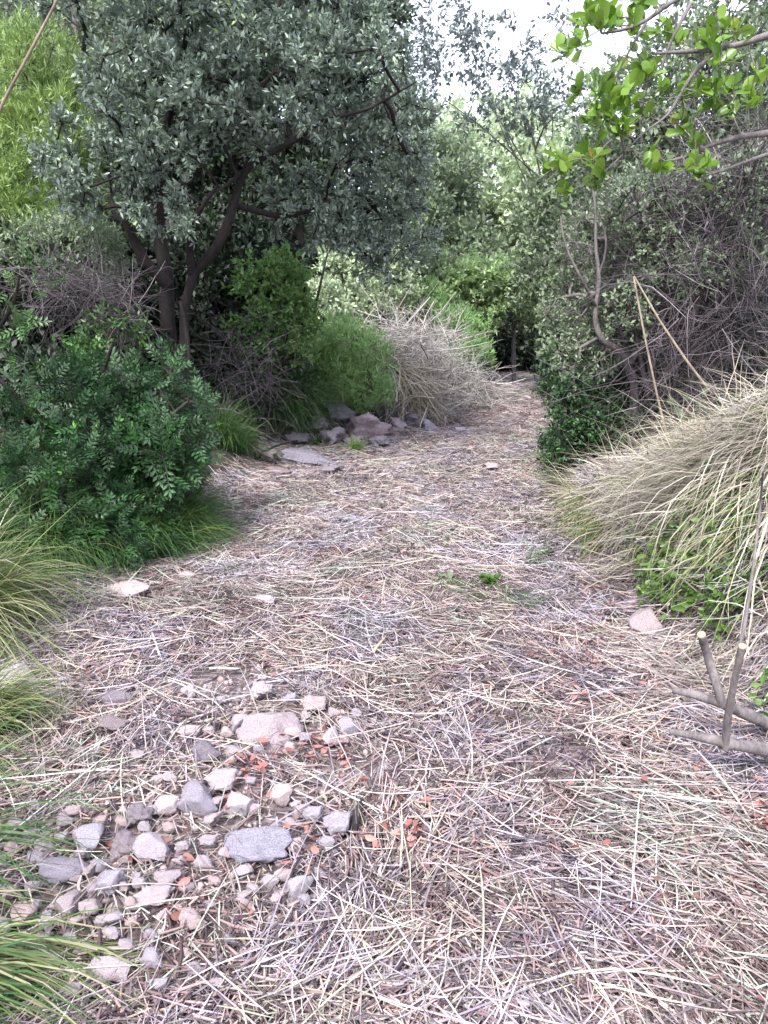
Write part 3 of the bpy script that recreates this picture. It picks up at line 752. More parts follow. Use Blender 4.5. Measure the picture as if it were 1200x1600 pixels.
def scr(blobs):
    """ellipsoids given as photo px, py, rx, ry, distance Y, depth radius in metres (None = as wide)"""
    out = []
    for px, py, rx, ry, Y, dz, *wt in blobs:
        c = at(px, py, Y); s = pxm(px, py, Y)
        out.append((c, (rx * s, dz if dz else rx * s, ry * s), *(wt or ())))
    return out

def limb(pts, r0, r1, step=.07):
    """limb through photo px, py, Y points"""
    P = [at(*p) for p in pts]
    return resample(P, np.linspace(r0, r1, len(P)), step)

def tree(name, label, cat, base, limbs, blobs, n, nt_, nl, leaf, lsize, lmat, bmat, tl=.14, aspect=.5, group=None, crown='crown', trunk='trunk', r0=.004, droop=0.0, twigs=True, shell=.35, upn=.9, sides=9, wander=.9):
    t = thing(name, base, label, cat, group)
    T = blob_points(blobs, n, shell)
    hz = height(T[:, 0], T[:, 1]); T[:, 2] = np.maximum(T[:, 2], hz + .08)
    C, Rr, E = grow(limbs, T, r0=r0)
    cen = np.array([b[0] for b in blobs]).mean(0)
    E = norm(norm(E) + .6 * norm(T - cen) if len(E) == len(T) else E)
    tips = C[:, -1]; E = norm(norm(C[:, -1] - C[:, -2]) + .5 * norm(tips - cen))
    tr_ = merge(*[tube_one(P, r, sides) for P, r in limbs], tubes(C, Rr, 5))
    obj(trunk, tr_, bmat, t, smooth=True)
    Tc, P, D = sprays(tips, E, nt_, tl, nl, wander=wander)
    D = norm(D + [0, 0, -droop])
    m = len(P); Nn = norm(rng.normal(0, .6, (m, 3)) + [0, 0, upn]); s = U(.65, 1.25, m) * lsize
    co = obj(crown, stamp(*leaf, P, D, Nn, s * aspect, s), lmat, t)
    if twigs:
        obj('twigs', tubes(Tc, np.full(Tc.shape[:2], .0018) * np.linspace(1.2, .7, 4)[None], 3), bmat, t)
    return t

# --- the big evergreen oak on the left bank
ob = base_at(at(268, 640, 7.2)[0], 7.2)
def jz(Y, j): return Y + j
oak_limbs = [
    resample(np.array([ob + [0, 0, -.1], at(268, 600, 7.2), at(262, 520, 7.2), at(259, 430, 7.2), at(248, 350, 7.25), at(246, 290, 7.3), at(258, 200, 7.3), at(285, 100, 7.2), at(300, -20, 7.2)]), np.array([.13, .092, .076, .068, .055, .045, .038, .028, .012]), .07),
    resample(np.array([ob + [.08, -.1, -.05], at(287, 590, 7.05), at(288, 480, 7.0), at(302, 425, 6.95), at(345, 380, 6.9), at(366, 320, 6.9), at(378, 268, 6.85), at(402, 250, 6.8), at(470, 215, 6.8), at(502, 188, 6.7), at(575, 172, 6.6), at(650, 128, 6.5)]), np.array([.06, .045, .042, .044, .042, .036, .033, .028, .022, .017, .012, .007]), .07),
    limb([(262, 445, 7.15), (225, 410, 7.0), (206, 370, 6.9), (192, 330, 6.8), (200, 292, 6.7), (216, 278, 6.7)], .055, .02),
    limb([(262, 520, 7.15), (236, 512, 6.9), (205, 500, 6.7), (180, 480, 6.5)], .035, .012),
    limb([(282, 470, 6.9), (292, 520, 6.85), (297, 570, 6.85), (291, 615, 6.9)], .022, .014),
    limb([(300, 430, 6.95), (295, 380, 6.8), (310, 330, 6.6), (340, 290, 6.5)], .04, .012),
    limb([(248, 356, 7.27), (262, 320, 7.35), (320, 250, 7.6), (420, 120, 7.9), (520, 40, 8.0)], .036, .012),
    limb([(378, 268, 6.85), (356, 290, 6.7), (335, 300, 6.6)], .02, .008),
    limb([(366, 320, 6.9), (440, 340, 7.2), (520, 320, 7.5), (600, 330, 7.7)], .03, .01),
    limb([(258, 200, 7.3), (200, 120, 7.4), (130, 80, 7.3)], .035, .012),
]
oak_blobs = scr([(255, 170, 150, 100, 6.6, .8), (140, 255, 80, 75, 6.5, .6), (300, 80, 150, 95, 6.7, .8), (410, 150, 130, 95, 6.6, .7), (540, 130, 120, 90, 6.9, .8), (590, 250, 95, 105, 7.6, .6, 1.2),
                 (600, 360, 75, 75, 7.9, .5, 1.2), (500, 330, 95, 75, 7.6, .6), (310, 325, 55, 40, 6.5, .3, .5), (215, 320, 50, 38, 6.5, .3, .5), (430, 10, 190, 70, 7.4, .9), (560, 10, 80, 70, 7.5, .7), (250, -90, 330, 110, 6.6, 1.7, .8), (120, -250, 260, 120, 5.6, 1.3, .5), (640, 185, 40, 50, 7.2, .4)])  # lobes above the frame are added to block sky light over the left side
tree('evergreen_oak', 'large grey-green oak with a dark forked trunk leaning over the left bank', 'tree', ob, oak_limbs, oak_blobs, 620, 13, 11, L_OVAL, .054, M['oak'], M['oakbark'], tl=.15, aspect=.42, r0=.0042)

# --- mastic shrub, near left, pinnate leaves
mb = base_at(-2.0, 4.9)
ml = [resample(np.array([mb, mb + [.1, -.1, .5], mb + [.35, -.25, .95]]), np.array([.03, .02, .01]), .06),
      resample(np.array([mb, mb + [-.2, -.2, .5], mb + [-.5, -.3, .9]]), np.array([.03, .02, .01]), .06),
      resample(np.array([mb, mb + [.4, -.2, .3], mb + [.8, -.3, .6]]), np.array([.03, .02, .01]), .06)]
mblobs = scr([(120, 650, 105, 70, 4.7, .35), (240, 640, 75, 70, 4.9, .35), (95, 740, 90, 60, 4.3, .3), (215, 735, 85, 65, 4.5, .3), (150, 810, 90, 45, 4.3, .25), (255, 700, 60, 60, 4.7, .3), (100, 830, 80, 50, 4.1, .25), (210, 850, 70, 35, 4.2, .2)])
tree('mastic_shrub', 'dark green shrub with feathery paired leaflets beside the path on the left', 'shrub', mb, ml, mblobs, 250, 4, 3, L_PIN, .145, M['mastic'], M['bark'], tl=.09, aspect=1.0, crown='foliage', trunk='stem', r0=.003, shell=.6)
sb = base_at(-2.5, 4.6)
sl = [resample(np.array([sb, sb + [.1, -.2, .8], at(25, 470, 4.2), at(30, 430, 4.1)]), np.array([.02, .015, .01, .006]), .06)]
tree('young_ash_sapling', 'bright green sapling with paired leaflets at the left edge above the dark shrub', 'sapling', sb, sl, scr([(28, 440, 30, 30, 4.1, .15), (14, 510, 26, 22, 4.1, .12), (25, 555, 30, 18, 4.1, .12), (-40, 480, 50, 70, 4.2, .2)]), 20, 2, 3, L_PIN, .13, M['mastic2'], M['bark'], tl=.12, aspect=1.0, crown='foliage', trunk='stem', r0=.003)

# --- shrubs under and behind the oak, the dark ones coloured as shade
def bush(name, label, blobs, n, nt_, nl, size, lmat, leaf=L_DIA, cat='shrub', group=None, aspect=.5, bmat=None, tl=.16, twigs=False, shell=.5, droop=0., upn=.9):
    B = scr(blobs); c = np.array([b[0] for b in B]); bx, by = float(c[:, 0].mean()), float(c[:, 1].mean()); b0 = base_at(bx, by)
    lm = []
    for q in B:
        top = np.asarray(q[0]); mid = b0 * .5 + top * .5; mid[2] = b0[2] + (top[2] - b0[2]) * .6
        lm.append(resample(np.array([b0 + rng.normal(0, .05, 3) * [1, 1, 0] - [0, 0, .05], mid + rng.normal(0, .06, 3), top]), np.array([.03, .02, .008]), .12))
    return tree(name, label, cat, b0, lm, B, n, nt_, nl, leaf, size, lmat, bmat or M['bark'], tl=tl, aspect=aspect, group=group, crown='foliage', trunk='stem', r0=.003, twigs=twigs, shell=shell, sides=6, droop=droop, upn=upn)

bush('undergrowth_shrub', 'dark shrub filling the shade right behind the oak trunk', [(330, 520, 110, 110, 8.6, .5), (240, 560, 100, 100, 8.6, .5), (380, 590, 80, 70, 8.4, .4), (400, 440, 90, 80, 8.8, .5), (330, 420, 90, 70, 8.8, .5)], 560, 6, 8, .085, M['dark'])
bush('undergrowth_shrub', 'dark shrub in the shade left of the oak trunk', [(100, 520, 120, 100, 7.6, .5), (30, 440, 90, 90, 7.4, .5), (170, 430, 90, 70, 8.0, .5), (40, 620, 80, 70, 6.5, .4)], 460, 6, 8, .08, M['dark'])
bush('olive_tinted_shrub', 'small brownish olive shrub just left of the oak trunk above the dark shrub', [(175, 530, 48, 42, 6.2, .3)], 40, 6, 8, .04, M['mastic2'], L_OVAL)
bush('bright_shrub', 'vivid green shrub behind the oak at the middle left', [(425, 455, 52, 55, 8.3, .4), (450, 520, 40, 50, 8.4, .4), (400, 540, 40, 50, 8.3, .3)], 190, 7, 9, .06, M['lime'], L_OVAL)
bush('grey_shrub', 'pale greyish shrub with bare stems between the oak and the brush pile', [(545, 450, 60, 55, 11.5, .5), (505, 500, 40, 60, 10.6, .4), (610, 440, 50, 50, 12.5, .5)], 260, 6, 8, .07, M['pale'], twigs=True)
bush('feathery_shrub', 'soft green shrub growing above the rocky ledge', [(545, 560, 62, 55, 9.8, .5), (500, 590, 50, 50, 9.4, .4), (570, 610, 40, 30, 9.4, .3)], 260, 9, 10, .075, M['feather'], L_DIA, aspect=.11, droop=-.8, upn=.2)
bush('undergrowth_shrub', 'dark low shrub added to darken the bare soil by the fallen sticks', [(345, 620, 70, 45, 8.0, .3), (420, 610, 60, 50, 8.6, .3)], 150, 6, 8, .06, M['dark'])  # added to darken the bare bank

# --- light green tall growth on the slope at upper left
def grass_slope(name, label, px, py, Y, n, rad, L0, L1, wd, mat, lean):
    c = at(px, py, Y); b_ = base_at(c[0], c[1])
    return tussock(name, (c[0], c[1]), n, rad, L0, L1, wd, mat, label, cat='tall grass', lean=lean, spread=.5, droop=(.15, .5), group=None)
bush('broom_shrub', 'yellow-green fine leafed broom covering the slope at the upper left', [(60, 150, 90, 90, 8.2, .6), (40, 260, 80, 80, 7.8, .5), (110, 230, 50, 90, 8.0, .5), (20, 350, 70, 60, 7.6, .5), (90, 340, 60, 60, 7.8, .5)], 480, 14, 10, .075, M['broom'], L_DIA, aspect=.12, shell=.3, upn=.2, tl=.17, droop=-.7)
bush('grey_green_shrub', 'dull green shrub below the broom at the left', [(120, 400, 90, 50, 7.2, .4), (50, 400, 60, 40, 7.2, .4)], 230, 7, 8, .055, M['mid'], L_DIA, aspect=.3)

# --- wooded slope: trees one can tell apart
def bg_tree(label, trunk_pts, blobs, n, size, mat, nt_=6, nl=8, bark='barkgrey', r=.12, name='tree', aspect=.5, tl=.3, leaf=L_DIA, shell=.4, r0=.006):
    tp = trunk_pts
    x0, y0 = at(*tp[0])[:2]; b0 = base_at(x0, y0)
    P0 = np.vstack([b0 - [0, 0, .1]] + [at(*p) for p in tp[1:]]); lm = [resample(P0, np.linspace(r, r * .25, len(P0)), .15)]
    B = scr(blobs)
    for q in B:
        k = int(len(lm[0][0]) * U(.45, .9)); s = lm[0][0][k]
        lm.append(resample(np.array([s, (s + np.asarray(q[0])) / 2 + rng.normal(0, .15, 3), np.asarray(q[0])]), np.array([lm[0][1][k] * .7, r * .3, r * .12]), .15))
    return tree(name, label, 'tree', b0, lm, B, n, nt_, nl, leaf, size, mat, M[bark], tl=tl, aspect=aspect, r0=r0, group='trees on the wooded slope beyond the path', shell=shell, twigs=False, sides=7)

bg_tree('tall pale green tree at the far end under the patch of sky', [(745, 520, 20), (740, 420, 20), (755, 320, 20), (770, 240, 20)],
        [(760, 270, 110, 85, 19.5, 1.6), (830, 225, 80, 70, 20.5, 1.5), (700, 230, 60, 60, 19, 1.3), (760, 350, 110, 60, 18.5, 1.2), (850, 320, 70, 80, 18.5, 1.2), (680, 310, 50, 60, 18, 1.)], 620, .15, M['pale'], tl=.4)
bg_tree('pale olive green tree left of the far tall one, beside the oak crown', [(650, 520, 17), (660, 400, 17), (670, 300, 17)],
        [(670, 340, 60, 70, 16.5, 1.), (700, 280, 50, 60, 17, 1.), (650, 260, 50, 60, 17.5, 1.), (720, 390, 60, 45, 16, .9)], 330, .12, M['mid'], tl=.3)
bg_tree('low rounded lime green tree overhanging a dark hollow at the end of the path', [(805, 590, 15.5), (803, 530, 15.5), (800, 480, 15.3), (790, 440, 15)],
        [(745, 440, 80, 42, 14.6, .8), (690, 460, 50, 36, 14.2, .6), (800, 455, 60, 40, 14.6, .7), (750, 488, 45, 26, 14.6, .6), (840, 450, 40, 50, 14.8, .6)], 270, .10, M['limepale'], 8, 9, 'barkgrey', .04, tl=.2, leaf=L_OVAL, shell=.2)
bg_tree('grey-green tree standing between the lime tree and the right thicket', [(870, 600, 12.5), (880, 480, 12.5), (870, 380, 12.5)],
        [(880, 340, 65, 80, 12.5, .9), (850, 420, 45, 60, 12.5, .7), (905, 440, 55, 80, 11.5, .7), (888, 530, 40, 60, 11.5, .6), (925, 275, 50, 60, 12.5, .8), (950, 350, 60, 80, 11.5, .8)], 520, .095, M['mid'], 6, 8, tl=.25)
bg_tree('shady grey-green tree high behind the overhanging bright branch', [(1040, 560, 10.5), (1030, 400, 10.5), (1020, 250, 10.5)],
        [(1000, 190, 90, 90, 10.5, .9), (1090, 150, 100, 110, 10.5, .9), (1180, 130, 80, 120, 10, .9), (1050, 290, 100, 70, 10.5, .8), (1160, 260, 80, 80, 9.8, .8), (1120, 20, 110, 50, 10.5, .8, .6), (960, 270, 60, 70, 11, .7)], 560, .085, M['mid'], 6, 8, tl=.25)
bg_tree('dark tree rising behind the oak crown at the top of the left slope', [(470, 560, 12), (470, 400, 12), (460, 200, 12)],
        [(450, 120, 130, 100, 12, .9), (550, 60, 80, 100, 12, .9), (330, 60, 130, 100, 11.5, .9), (560, 220, 90, 80, 12.5, .9), (420, 280, 110, 90, 12, .8), (250, 200, 120, 120, 12, .9)], 980, .105, M['darker'], 6, 8, 'bark', tl=.25)
bg_tree('tree with pale bare trunk on top of the left slope at the frame corner', [(80, 300, 11.5), (95, 150, 11.5), (100, 40, 11.5), (120, -60, 11.5)],
        [(40, 20, 110, 60, 12, .9), (160, 60, 90, 90, 11.5, .8), (220, 130, 90, 90, 11.5, .8), (60, 120, 90, 80, 12.5, .8), (130, 240, 90, 80, 12, .8)], 420, .085, M['mid'], 6, 8, tl=.25)
bg_tree('dark leafed tree filling the gap below the oak crown', [(600, 560, 14), (600, 470, 14), (590, 380, 14)],
        [(590, 400, 70, 60, 14, .8), (520, 400, 70, 60, 13.5, .8), (650, 430, 50, 40, 14.5, .7), (470, 430, 60, 60, 13, .7)], 330, .09, M['mid'], 6, 8, tl=.25)
# thin tree whose open crown stands against the sky
bg_tree('thin tall tree with an open crown against the bright sky', [(880, 560, 13.5), (865, 380, 13.5), (830, 200, 13.5), (780, 90, 13.5)],
        [(700, 70, 60, 60, 13, .8), (765, 150, 55, 60, 13, .7, .9), (820, 150, 55, 55, 13, .7, 1.1), (880, 170, 60, 45, 13, .7), (740, 25, 70, 35, 13, .8, .5), (850, 60, 60, 50, 13, .8, .5), (660, 130, 40, 60, 12.5, .6)], 130, .085, M['sparse'], 6, 7, 'barkgrey', .03, tl=.25, r0=.0022)
bush('yellow_green_shrub', 'yellow-green shrub behind the pale brush pile', [(715, 520, 48, 34, 13, .5), (665, 475, 40, 30, 13.5, .5), (735, 560, 30, 30, 12.2, .3)], 200, 7, 9, .09, M['feather'], L_DIA, aspect=.15, droop=-.6)
bush('undergrowth_shrub', 'dark shrub closing the hollow at the end of the path', [(800, 540, 60, 40, 18.5, .8), (760, 520, 50, 50, 18.5, .8), (850, 530, 50, 60, 18, .8)], 260, 6, 8, .12, M['dark'], tl=.3)  # dark leaves stand in for the hollow's shade

# stuff: low growth covering the slopes away from the path
n = 26000
x = U(-16, 16, n * 3); y = U(5, 34, n * 3)
s_ = np.maximum(edgeL(y) - x, x - edgeR(y)); ok = ((s_ > .7) | (y > 20)) & (x > -.62 * y - 2) & (x < .62 * y + 2)
x, y = x[ok][:n], y[ok][:n]; n = len(x)
P = np.stack([x, y, height(x, y) + U(.02, .45, n) * (1 + y * .03)], 1)
P = np.repeat(P, 5, 0) + rng.normal(0, .10, (n * 5, 3)); D = norm(rng.normal(0, 1, (n * 5, 3)) + [0, 0, .5])
s = U(.05, .10, n * 5) * (1 + P[:, 1] * .045)
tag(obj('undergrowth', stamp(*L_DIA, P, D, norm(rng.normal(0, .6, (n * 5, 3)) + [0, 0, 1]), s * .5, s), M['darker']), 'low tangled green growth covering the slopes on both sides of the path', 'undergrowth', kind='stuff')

# ------------------------------------------------------------------ right side: shrubs, twisted tree, dead thicket
rb = base_at(at(990, 690, 6.6)[0], 6.6)
tw = [resample(np.array([rb, at(992, 600, 6.6), at(975, 550, 6.5), at(935, 530, 6.5), at(928, 490, 6.5), at(938, 440, 6.5), at(930, 380, 6.5), at(932, 330, 6.5), at(925, 290, 6.5)]), np.array([.05, .048, .045, .04, .03, .026, .02, .014, .008]), .06),
      limb([(932, 480, 6.5), (905, 430, 6.3), (880, 380, 6.3), (876, 340, 6.3)], .02, .007),
      limb([(936, 430, 6.5), (950, 390, 6.4), (945, 350, 6.4), (934, 335, 6.4)], .016, .006),
      limb([(985, 570, 6.5), (1040, 480, 6.7), (1080, 380, 6.9)], .025, .008)]
tw = [(P_, r_ * .72) for P_, r_ in tw]
tree('twisted_tree', 'small tree with a crooked bare stem bending over the right bank', 'tree', rb, tw, scr([(920, 560, 50, 50, 6.7, .35), (900, 480, 48, 60, 7.0, .35), (935, 390, 60, 70, 7.0, .4), (985, 330, 60, 60, 7.2, .4), (1000, 430, 55, 55, 7.4, .35)]), 290, 6, 8, L_OVAL, .04, M['mid'], M['barkgrey'], tl=.13, aspect=.45)
bush('right_bank_shrub', 'green leafy shrub at the right path edge below the crooked stem', [(905, 640, 48, 50, 6.7, .3), (890, 700, 40, 40, 6.5, .25), (945, 680, 45, 45, 6.6, .3), (880, 590, 35, 40, 7.3, .3)], 250, 6, 8, .042, M['mastic'], L_OVAL, twigs=True, tl=.12)
bush('undergrowth_shrub', 'dark shrub standing behind the dead twigs at the right', [(1060, 420, 120, 120, 8.6, .5), (1160, 380, 110, 140, 8.2, .5), (1080, 560, 120, 110, 7.6, .5), (980, 560, 60, 100, 8, .4), (1180, 540, 90, 110, 7, .4)], 620, 6, 8, .075, M['dark'])

def thicket(name, label, cat, blobs, n, L0, L1, r0, r1, mat, sub=3, up=.3, flat=0., k=6, origin=None, part=None):
    B = scr(blobs); S = blob_points(B, n, .05)
    S[:, 2] = np.maximum(S[:, 2], height(S[:, 0], S[:, 1]) + .02); n = len(S)
    D = norm(rng.normal(0, 1, (n, 3)) * [1, 1, 1 - flat] + [0, 0, up])
    def curves(S, D, Ls, bendy=.28):
        m = len(S); P = S.copy(); C = [P.copy()]; st = Ls / (k - 1); d = D.copy()
        bend = rng.normal(0, bendy, (m, 3))
        for _ in range(k - 1):
            d = norm(d + bend * .5 + rng.normal(0, .12, (m, 3)) + [0, 0, -.05]); P = P + d * st[:, None]
            P[:, 2] = np.maximum(P[:, 2], height(P[:, 0], P[:, 1]) + .01); C.append(P.copy())
        return np.stack(C, 1)
    Ls = U(L0, L1, n); C = curves(S, D, Ls); r = U(r0, r1, n)
    prof = np.linspace(1.1, .35, k)
    parts = [tubes(C, r[:, None] * prof[None], 4)]
    for j in range(sub):      # side twigs leave their parent along its length
        q = rng.integers(1, k - 1, n); s = C[np.arange(n), q]; d = norm(C[np.arange(n), q + 1] - s)
        d = norm(d + rng.normal(0, .6, (n, 3)))
        C2 = curves(s, d, Ls * U(.25, .6, n)); parts.append(tubes(C2, (r * .55)[:, None] * prof[None], 3))
    c0 = np.array([b[0] for b in B]).mean(0); b0 = base_at(c0[0], c0[1])
    return tag(obj(name, merge(*parts), mat, origin=b0), label, cat)

bush('leafy_shrub', 'green leafy shrub growing up through the dead twigs on the right', [(1000, 330, 60, 50, 6.4, .35), (1080, 300, 60, 40, 6.3, .3), (1120, 420, 60, 50, 6.0, .3), (1040, 400, 40, 50, 6.2, .3), (1180, 350, 40, 50, 5.8, .3), (985, 480, 30, 50, 6.2, .25), (1160, 280, 50, 40, 5.8, .3)], 260, 5, 7, .04, M['mid'], L_OVAL, twigs=True, tl=.12)
thicket('dead_thicket', 'dense purple-grey thicket of leafless twigs on the right', 'dead shrub', [(1080, 360, 130, 110, 6.6, .5), (1170, 330, 90, 130, 6.0, .5), (1140, 490, 110, 100, 5.8, .4), (1020, 480, 60, 90, 6.8, .3), (1060, 590, 70, 60, 6.0, .3), (1190, 240, 50, 60, 6., .4)], 1200, .3, 1.1, .0015, .0055, M['twig'], 3, .15)
thicket('dead_shrub', 'bare grey brushwood left of the oak trunk', 'dead shrub', [(150, 455, 60, 36, 6.3, .3), (190, 490, 40, 28, 6.2, .2), (95, 440, 50, 36, 6.3, .3)], 300, .25, .6, .0018, .004, M['twig'], 3, .1)
thicket('dead_shrub', 'thin dark brushwood in the shade right of the oak trunk', 'dead shrub', [(380, 560, 60, 70, 7.6, .3), (350, 640, 50, 30, 7.2, .2)], 170, .3, .8, .002, .004, M['twig'], 2, .1)
# pale pile of dead brush in the middle distance
thicket('brush_pile', 'pale grey and straw coloured pile of dead brush beside the bend of the path', 'brush pile', [(640, 575, 75, 50, 10.8, .6), (600, 545, 40, 24, 10.6, .4), (700, 600, 50, 35, 11, .5), (650, 635, 60, 25, 10.2, .35), (665, 522, 60, 20, 11.5, .4), (735, 600, 26, 26, 11.2, .3), (580, 600, 30, 30, 10.2, .3)], 1900, .2, .7, .003, .007, M['palebrush'], 3, .0, .3)
n = 140; cc = np.array([at(560, 560, 10.3), at(620, 520, 10.6), at(680, 560, 10.7), at(640, 610, 10.1)])[rng.integers(0, 4, 140)] + rng.normal(0, .22, (140, 3))
cc[:, 2] = np.maximum(cc[:, 2], height(cc[:, 0], cc[:, 1]) + .15)
dd = norm(rng.normal(0, 1, (n, 3)) * [1, .6, .35]); tt = np.linspace(-.5, .5, 5)[None, :, None]; LL = U(.5, 1.5, n)[:, None, None]
Cb = cc[:, None] + dd[:, None] * tt * LL + rng.normal(0, .12, (n, 1, 3)) * (tt * tt) * LL * 2
Cb[..., 2] = np.maximum(Cb[..., 2], height(Cb[..., 0], Cb[..., 1]) + .02)
tag(obj('brushwood', tubes(Cb, np.repeat(U(.003, .008, n)[:, None], 5, 1) * np.array([[1, 1, .9, .7, .4]]), 5), M['palebrush'], origin=base_at(*cc[0][:2])), 'long bleached sticks thrown crisscross over the pale brush pile', 'brushwood')
# long cut stalks slumped down the front of the pile
n = 650; c0, c1 = at(570, 540, 10.2), at(715, 655, 9.9)
t = rng.random(n); S = c0 + (c1 - c0) * (t * .7)[:, None] + rng.normal(0, .09, (n, 3)); S[:, 2] = np.maximum(S[:, 2], height(S[:, 0], S[:, 1]) + .03)
D = norm(norm(c1 - c0)[None] + rng.normal(0, .75, (n, 3)))
tag(obj('cut_stalks', blades(S, D, U(.5, 1.1, n), U(.006, .010, n), U(0, .25, n)), M['heap'], origin=base_at(*c0[:2])), 'swathe of long yellow stalks slumped down the front of the pale brush pile', 'cut stalks')

# ------------------------------------------------------------------ the heap of cut grass on the right bank
def bank_blades(n, y0, y1, t0, t1, L0, L1, wd, lift, dirx=-1.0, spread=.5, up=.25, droop=(.15, .55)):
    nc = max(8, n // 24); ci = rng.integers(0, nc, n)
    y = U(y0, y1, nc)[ci] + rng.normal(0, .06, n); t = U(t0, t1, nc)[ci] + rng.normal(0, .06, n); x = edgeR(y) + t
    low = .5 + .5 * fbm(x, y, .4, 2)
    S = np.stack([x, y, height(x, y) + lift * (.3 + low) * rng.random(n) + .01], 1)
    D = norm(np.stack([np.full(n, dirx), np.full(n, -.35) + 1.3 * fbm(x, y, .7, 2), -.35 + up * rng.random(n) * 1.6], 1) + (rng.normal(0, spread * 1.25, (nc, 3)) * [1, 1.2, .5])[ci] + rng.normal(0, spread * .5, (n, 3)))
    return blades(S, D, U(L0, L1, n), wd * U(.7, 1.3, n), U(droop[0], droop[1], n), k=7, wob=.11)
hb = thing('cut_grass_heap', base_at(2.0, 4.2), 'big heap of dry cut grass hanging down the right bank', 'grass heap')
st = dict(droop=(.0, .35))
obj('stalks', merge(bank_blades(5200, 3.3, 6.3, .45, 1.5, .25, .65, .0065, .16, spread=.6, **st), bank_blades(2300, 3.9, 6.5, .2, .8, .25, .55, .006, .10, spread=.6, **st), bank_blades(2300, 2.5, 3.8, .62, 1.4, .25, .55, .0065, .16, spread=.7, **st),
                    bank_blades(2400, 2.9, 5.6, .5, 1.4, .3, .8, .006, .24, spread=1.4, **st), bank_blades(1900, 2.5, 3.9, .45, 1.1, .4, .95, .0055, .3, dirx=-.45, spread=.35, up=.5, droop=(.9, 1.8))), M['heap'], hb)
obj('fringe', merge(bank_blades(900, 4.4, 6.8, .10, .5, .3, .65, .0055, .10, up=.35, **st), bank_blades(500, 3.0, 4.4, .45, .8, .3, .6, .0055, .08, spread=.8)), M['greygrass'], hb)
nn = 20000; yy = U(2.8, 6.2, nn)
obj('loose_straw', ribbons(*lay(edgeR(yy) + U(.25, 1.6, nn), yy, U(0, 3.14, nn), U(.08, .40, nn), U(.003, .006, nn), U(.05, .24, nn), k=4, tilt=.35, bend=.1)), M['straw'], hb)
obj('broken_stems', tubes(*(lambda C: (C, np.repeat(U(.003, .006, len(C))[:, None], 5, 1)))(
    lay(U(1.5, 2.6, 260), U(2.6, 5.6, 260), U(0, 3.14, 260), U(.15, .5, 260), np.full(260, .01), U(.06, .28, 260), k=5, tilt=.4)[0]), 5), M['palebrush'], hb)

# leafy creeper under the heap
n = 9000
y = U(2.4, 4.3, n); t = rng.normal(.42, .24, n); x = edgeR(y) + t
pn = fbm(x, y, .3, 2); wr = G(1008, 980); ok = (pn > -.3) & (t > .10 + .10 * sstep(y, 3.2, 4.0)) & (np.hypot(x - wr[0], (y - wr[1] + .05) * .7) > .13); x, y = x[ok], y[ok]; n = len(x)
P = np.stack([x - U(0, .10, n), y - U(0, .06, n), height(x, y) + U(.01, .2, n)], 1)
D = norm(np.stack([rng.normal(-.5, .6, n), rng.normal(-.5, .6, n), rng.normal(.0, .35, n)], 1))
s = U(.025, .055, n)
iv = thing('leafy_creeper', base_at(1.55, 3.0), 'bright green leafy creeper growing out from under the heap of cut grass', 'creeper')
obj('leaves', stamp(*L_BROAD, P, D, norm(rng.normal(0, .7, (n, 3)) + [-.5, -.5, .8]), s * .5, s), M['ivy'], iv)

# ------------------------------------------------------------------ cut branches, canes, loose sticks
def stick(name, label, cat, pts, r0, r1, mat, group=None, rough=.1, sides=10, cut=False):
    P = np.array([p if len(p) == 3 and isinstance(p, np.ndarray) else at(*p) for p in pts]); P, r = resample(P, np.linspace(r0, r1, len(P)), .035)
    V, F = tube_one(P, r, sides, rough)
    k = len(P); F = F + [(k - 1) * sides + np.arange(sides)[None], np.arange(sides)[None, ::-1]]
    return tag(obj(name, (V, F), mat, smooth=True, origin=P[0]), label, cat, group)
def part_tube(name, pts, r0, r1, mat, parent, cutmat=None, sides=12):
    P, r = resample(np.array([at(*p) for p in pts]), np.linspace(r0, r1, len(pts)), .03)
    # a knot or two along the length
    r = r * (1 + .10 * vnoise(np.arange(len(r)) * .45, np.zeros(len(r)) + r0 * 900))
    o = obj(name, tube_one(P, r, sides, .16), mat, parent, smooth=True)
    if cutmat is not None:
        d = norm(P[-1] - P[-3]); a = norm(np.cross(d, [0, 0, 1.0] if abs(d[2]) < .9 else [1.0, 0, 0])); b_ = np.cross(d, a)
        an = np.arange(sides) * 2 * np.pi / sides
        ring = P[-1] + d * .001 + r[-1] * .98 * (np.cos(an)[:, None] * a + np.sin(an)[:, None] * b_)
        V = np.vstack([ring - d * .004, ring + d * .003, P[-1][None] + d * .005])
        F = [np.array([[i, (i + 1) % sides, sides + (i + 1) % sides, sides + i] for i in range(sides)]), np.array([[sides + i, sides + (i + 1) % sides, 2 * sides] for i in range(sides)])]
        o2 = new_mesh('cut_end', V, F, cutmat, False, np.array(parent.location)); oo = bpy.data.objects.new('cut_end', o2); COL.objects.link(oo); oo.parent = parent
    return o
cb = base_at(at(1230, 1150, 2.42)[0], 2.42)
br = thing('cut_branch', cb, 'thick smooth grey branch with sawn side stubs poking in over the straw at the right', 'branch')
part_tube('limb', [(1290, 1175, 2.30), (1200, 1130, 2.27), (1130, 1100, 2.25), (1085, 1084, 2.27), (1050, 1078, 2.30)], .027, .010, M['barkgrey'], br)
part_tube('stub', [(1128, 1102, 2.25), (1122, 1075, 2.23), (1108, 1035, 2.33), (1096, 992, 2.28)], .018, .013, M['barkgrey'], br, M['cutwood'])
b2 = thing('cut_branch', base_at(at(1230, 1180, 2.3)[0], 2.3), 'lower grey branch lying below the stubbed one, with an upright cut shoot', 'branch')
part_tube('limb', [(1290, 1190, 2.13), (1200, 1172, 2.10), (1130, 1160, 2.08), (1090, 1150, 2.10), (1046, 1143, 2.13)], .023, .009, M['barkgrey'], b2)
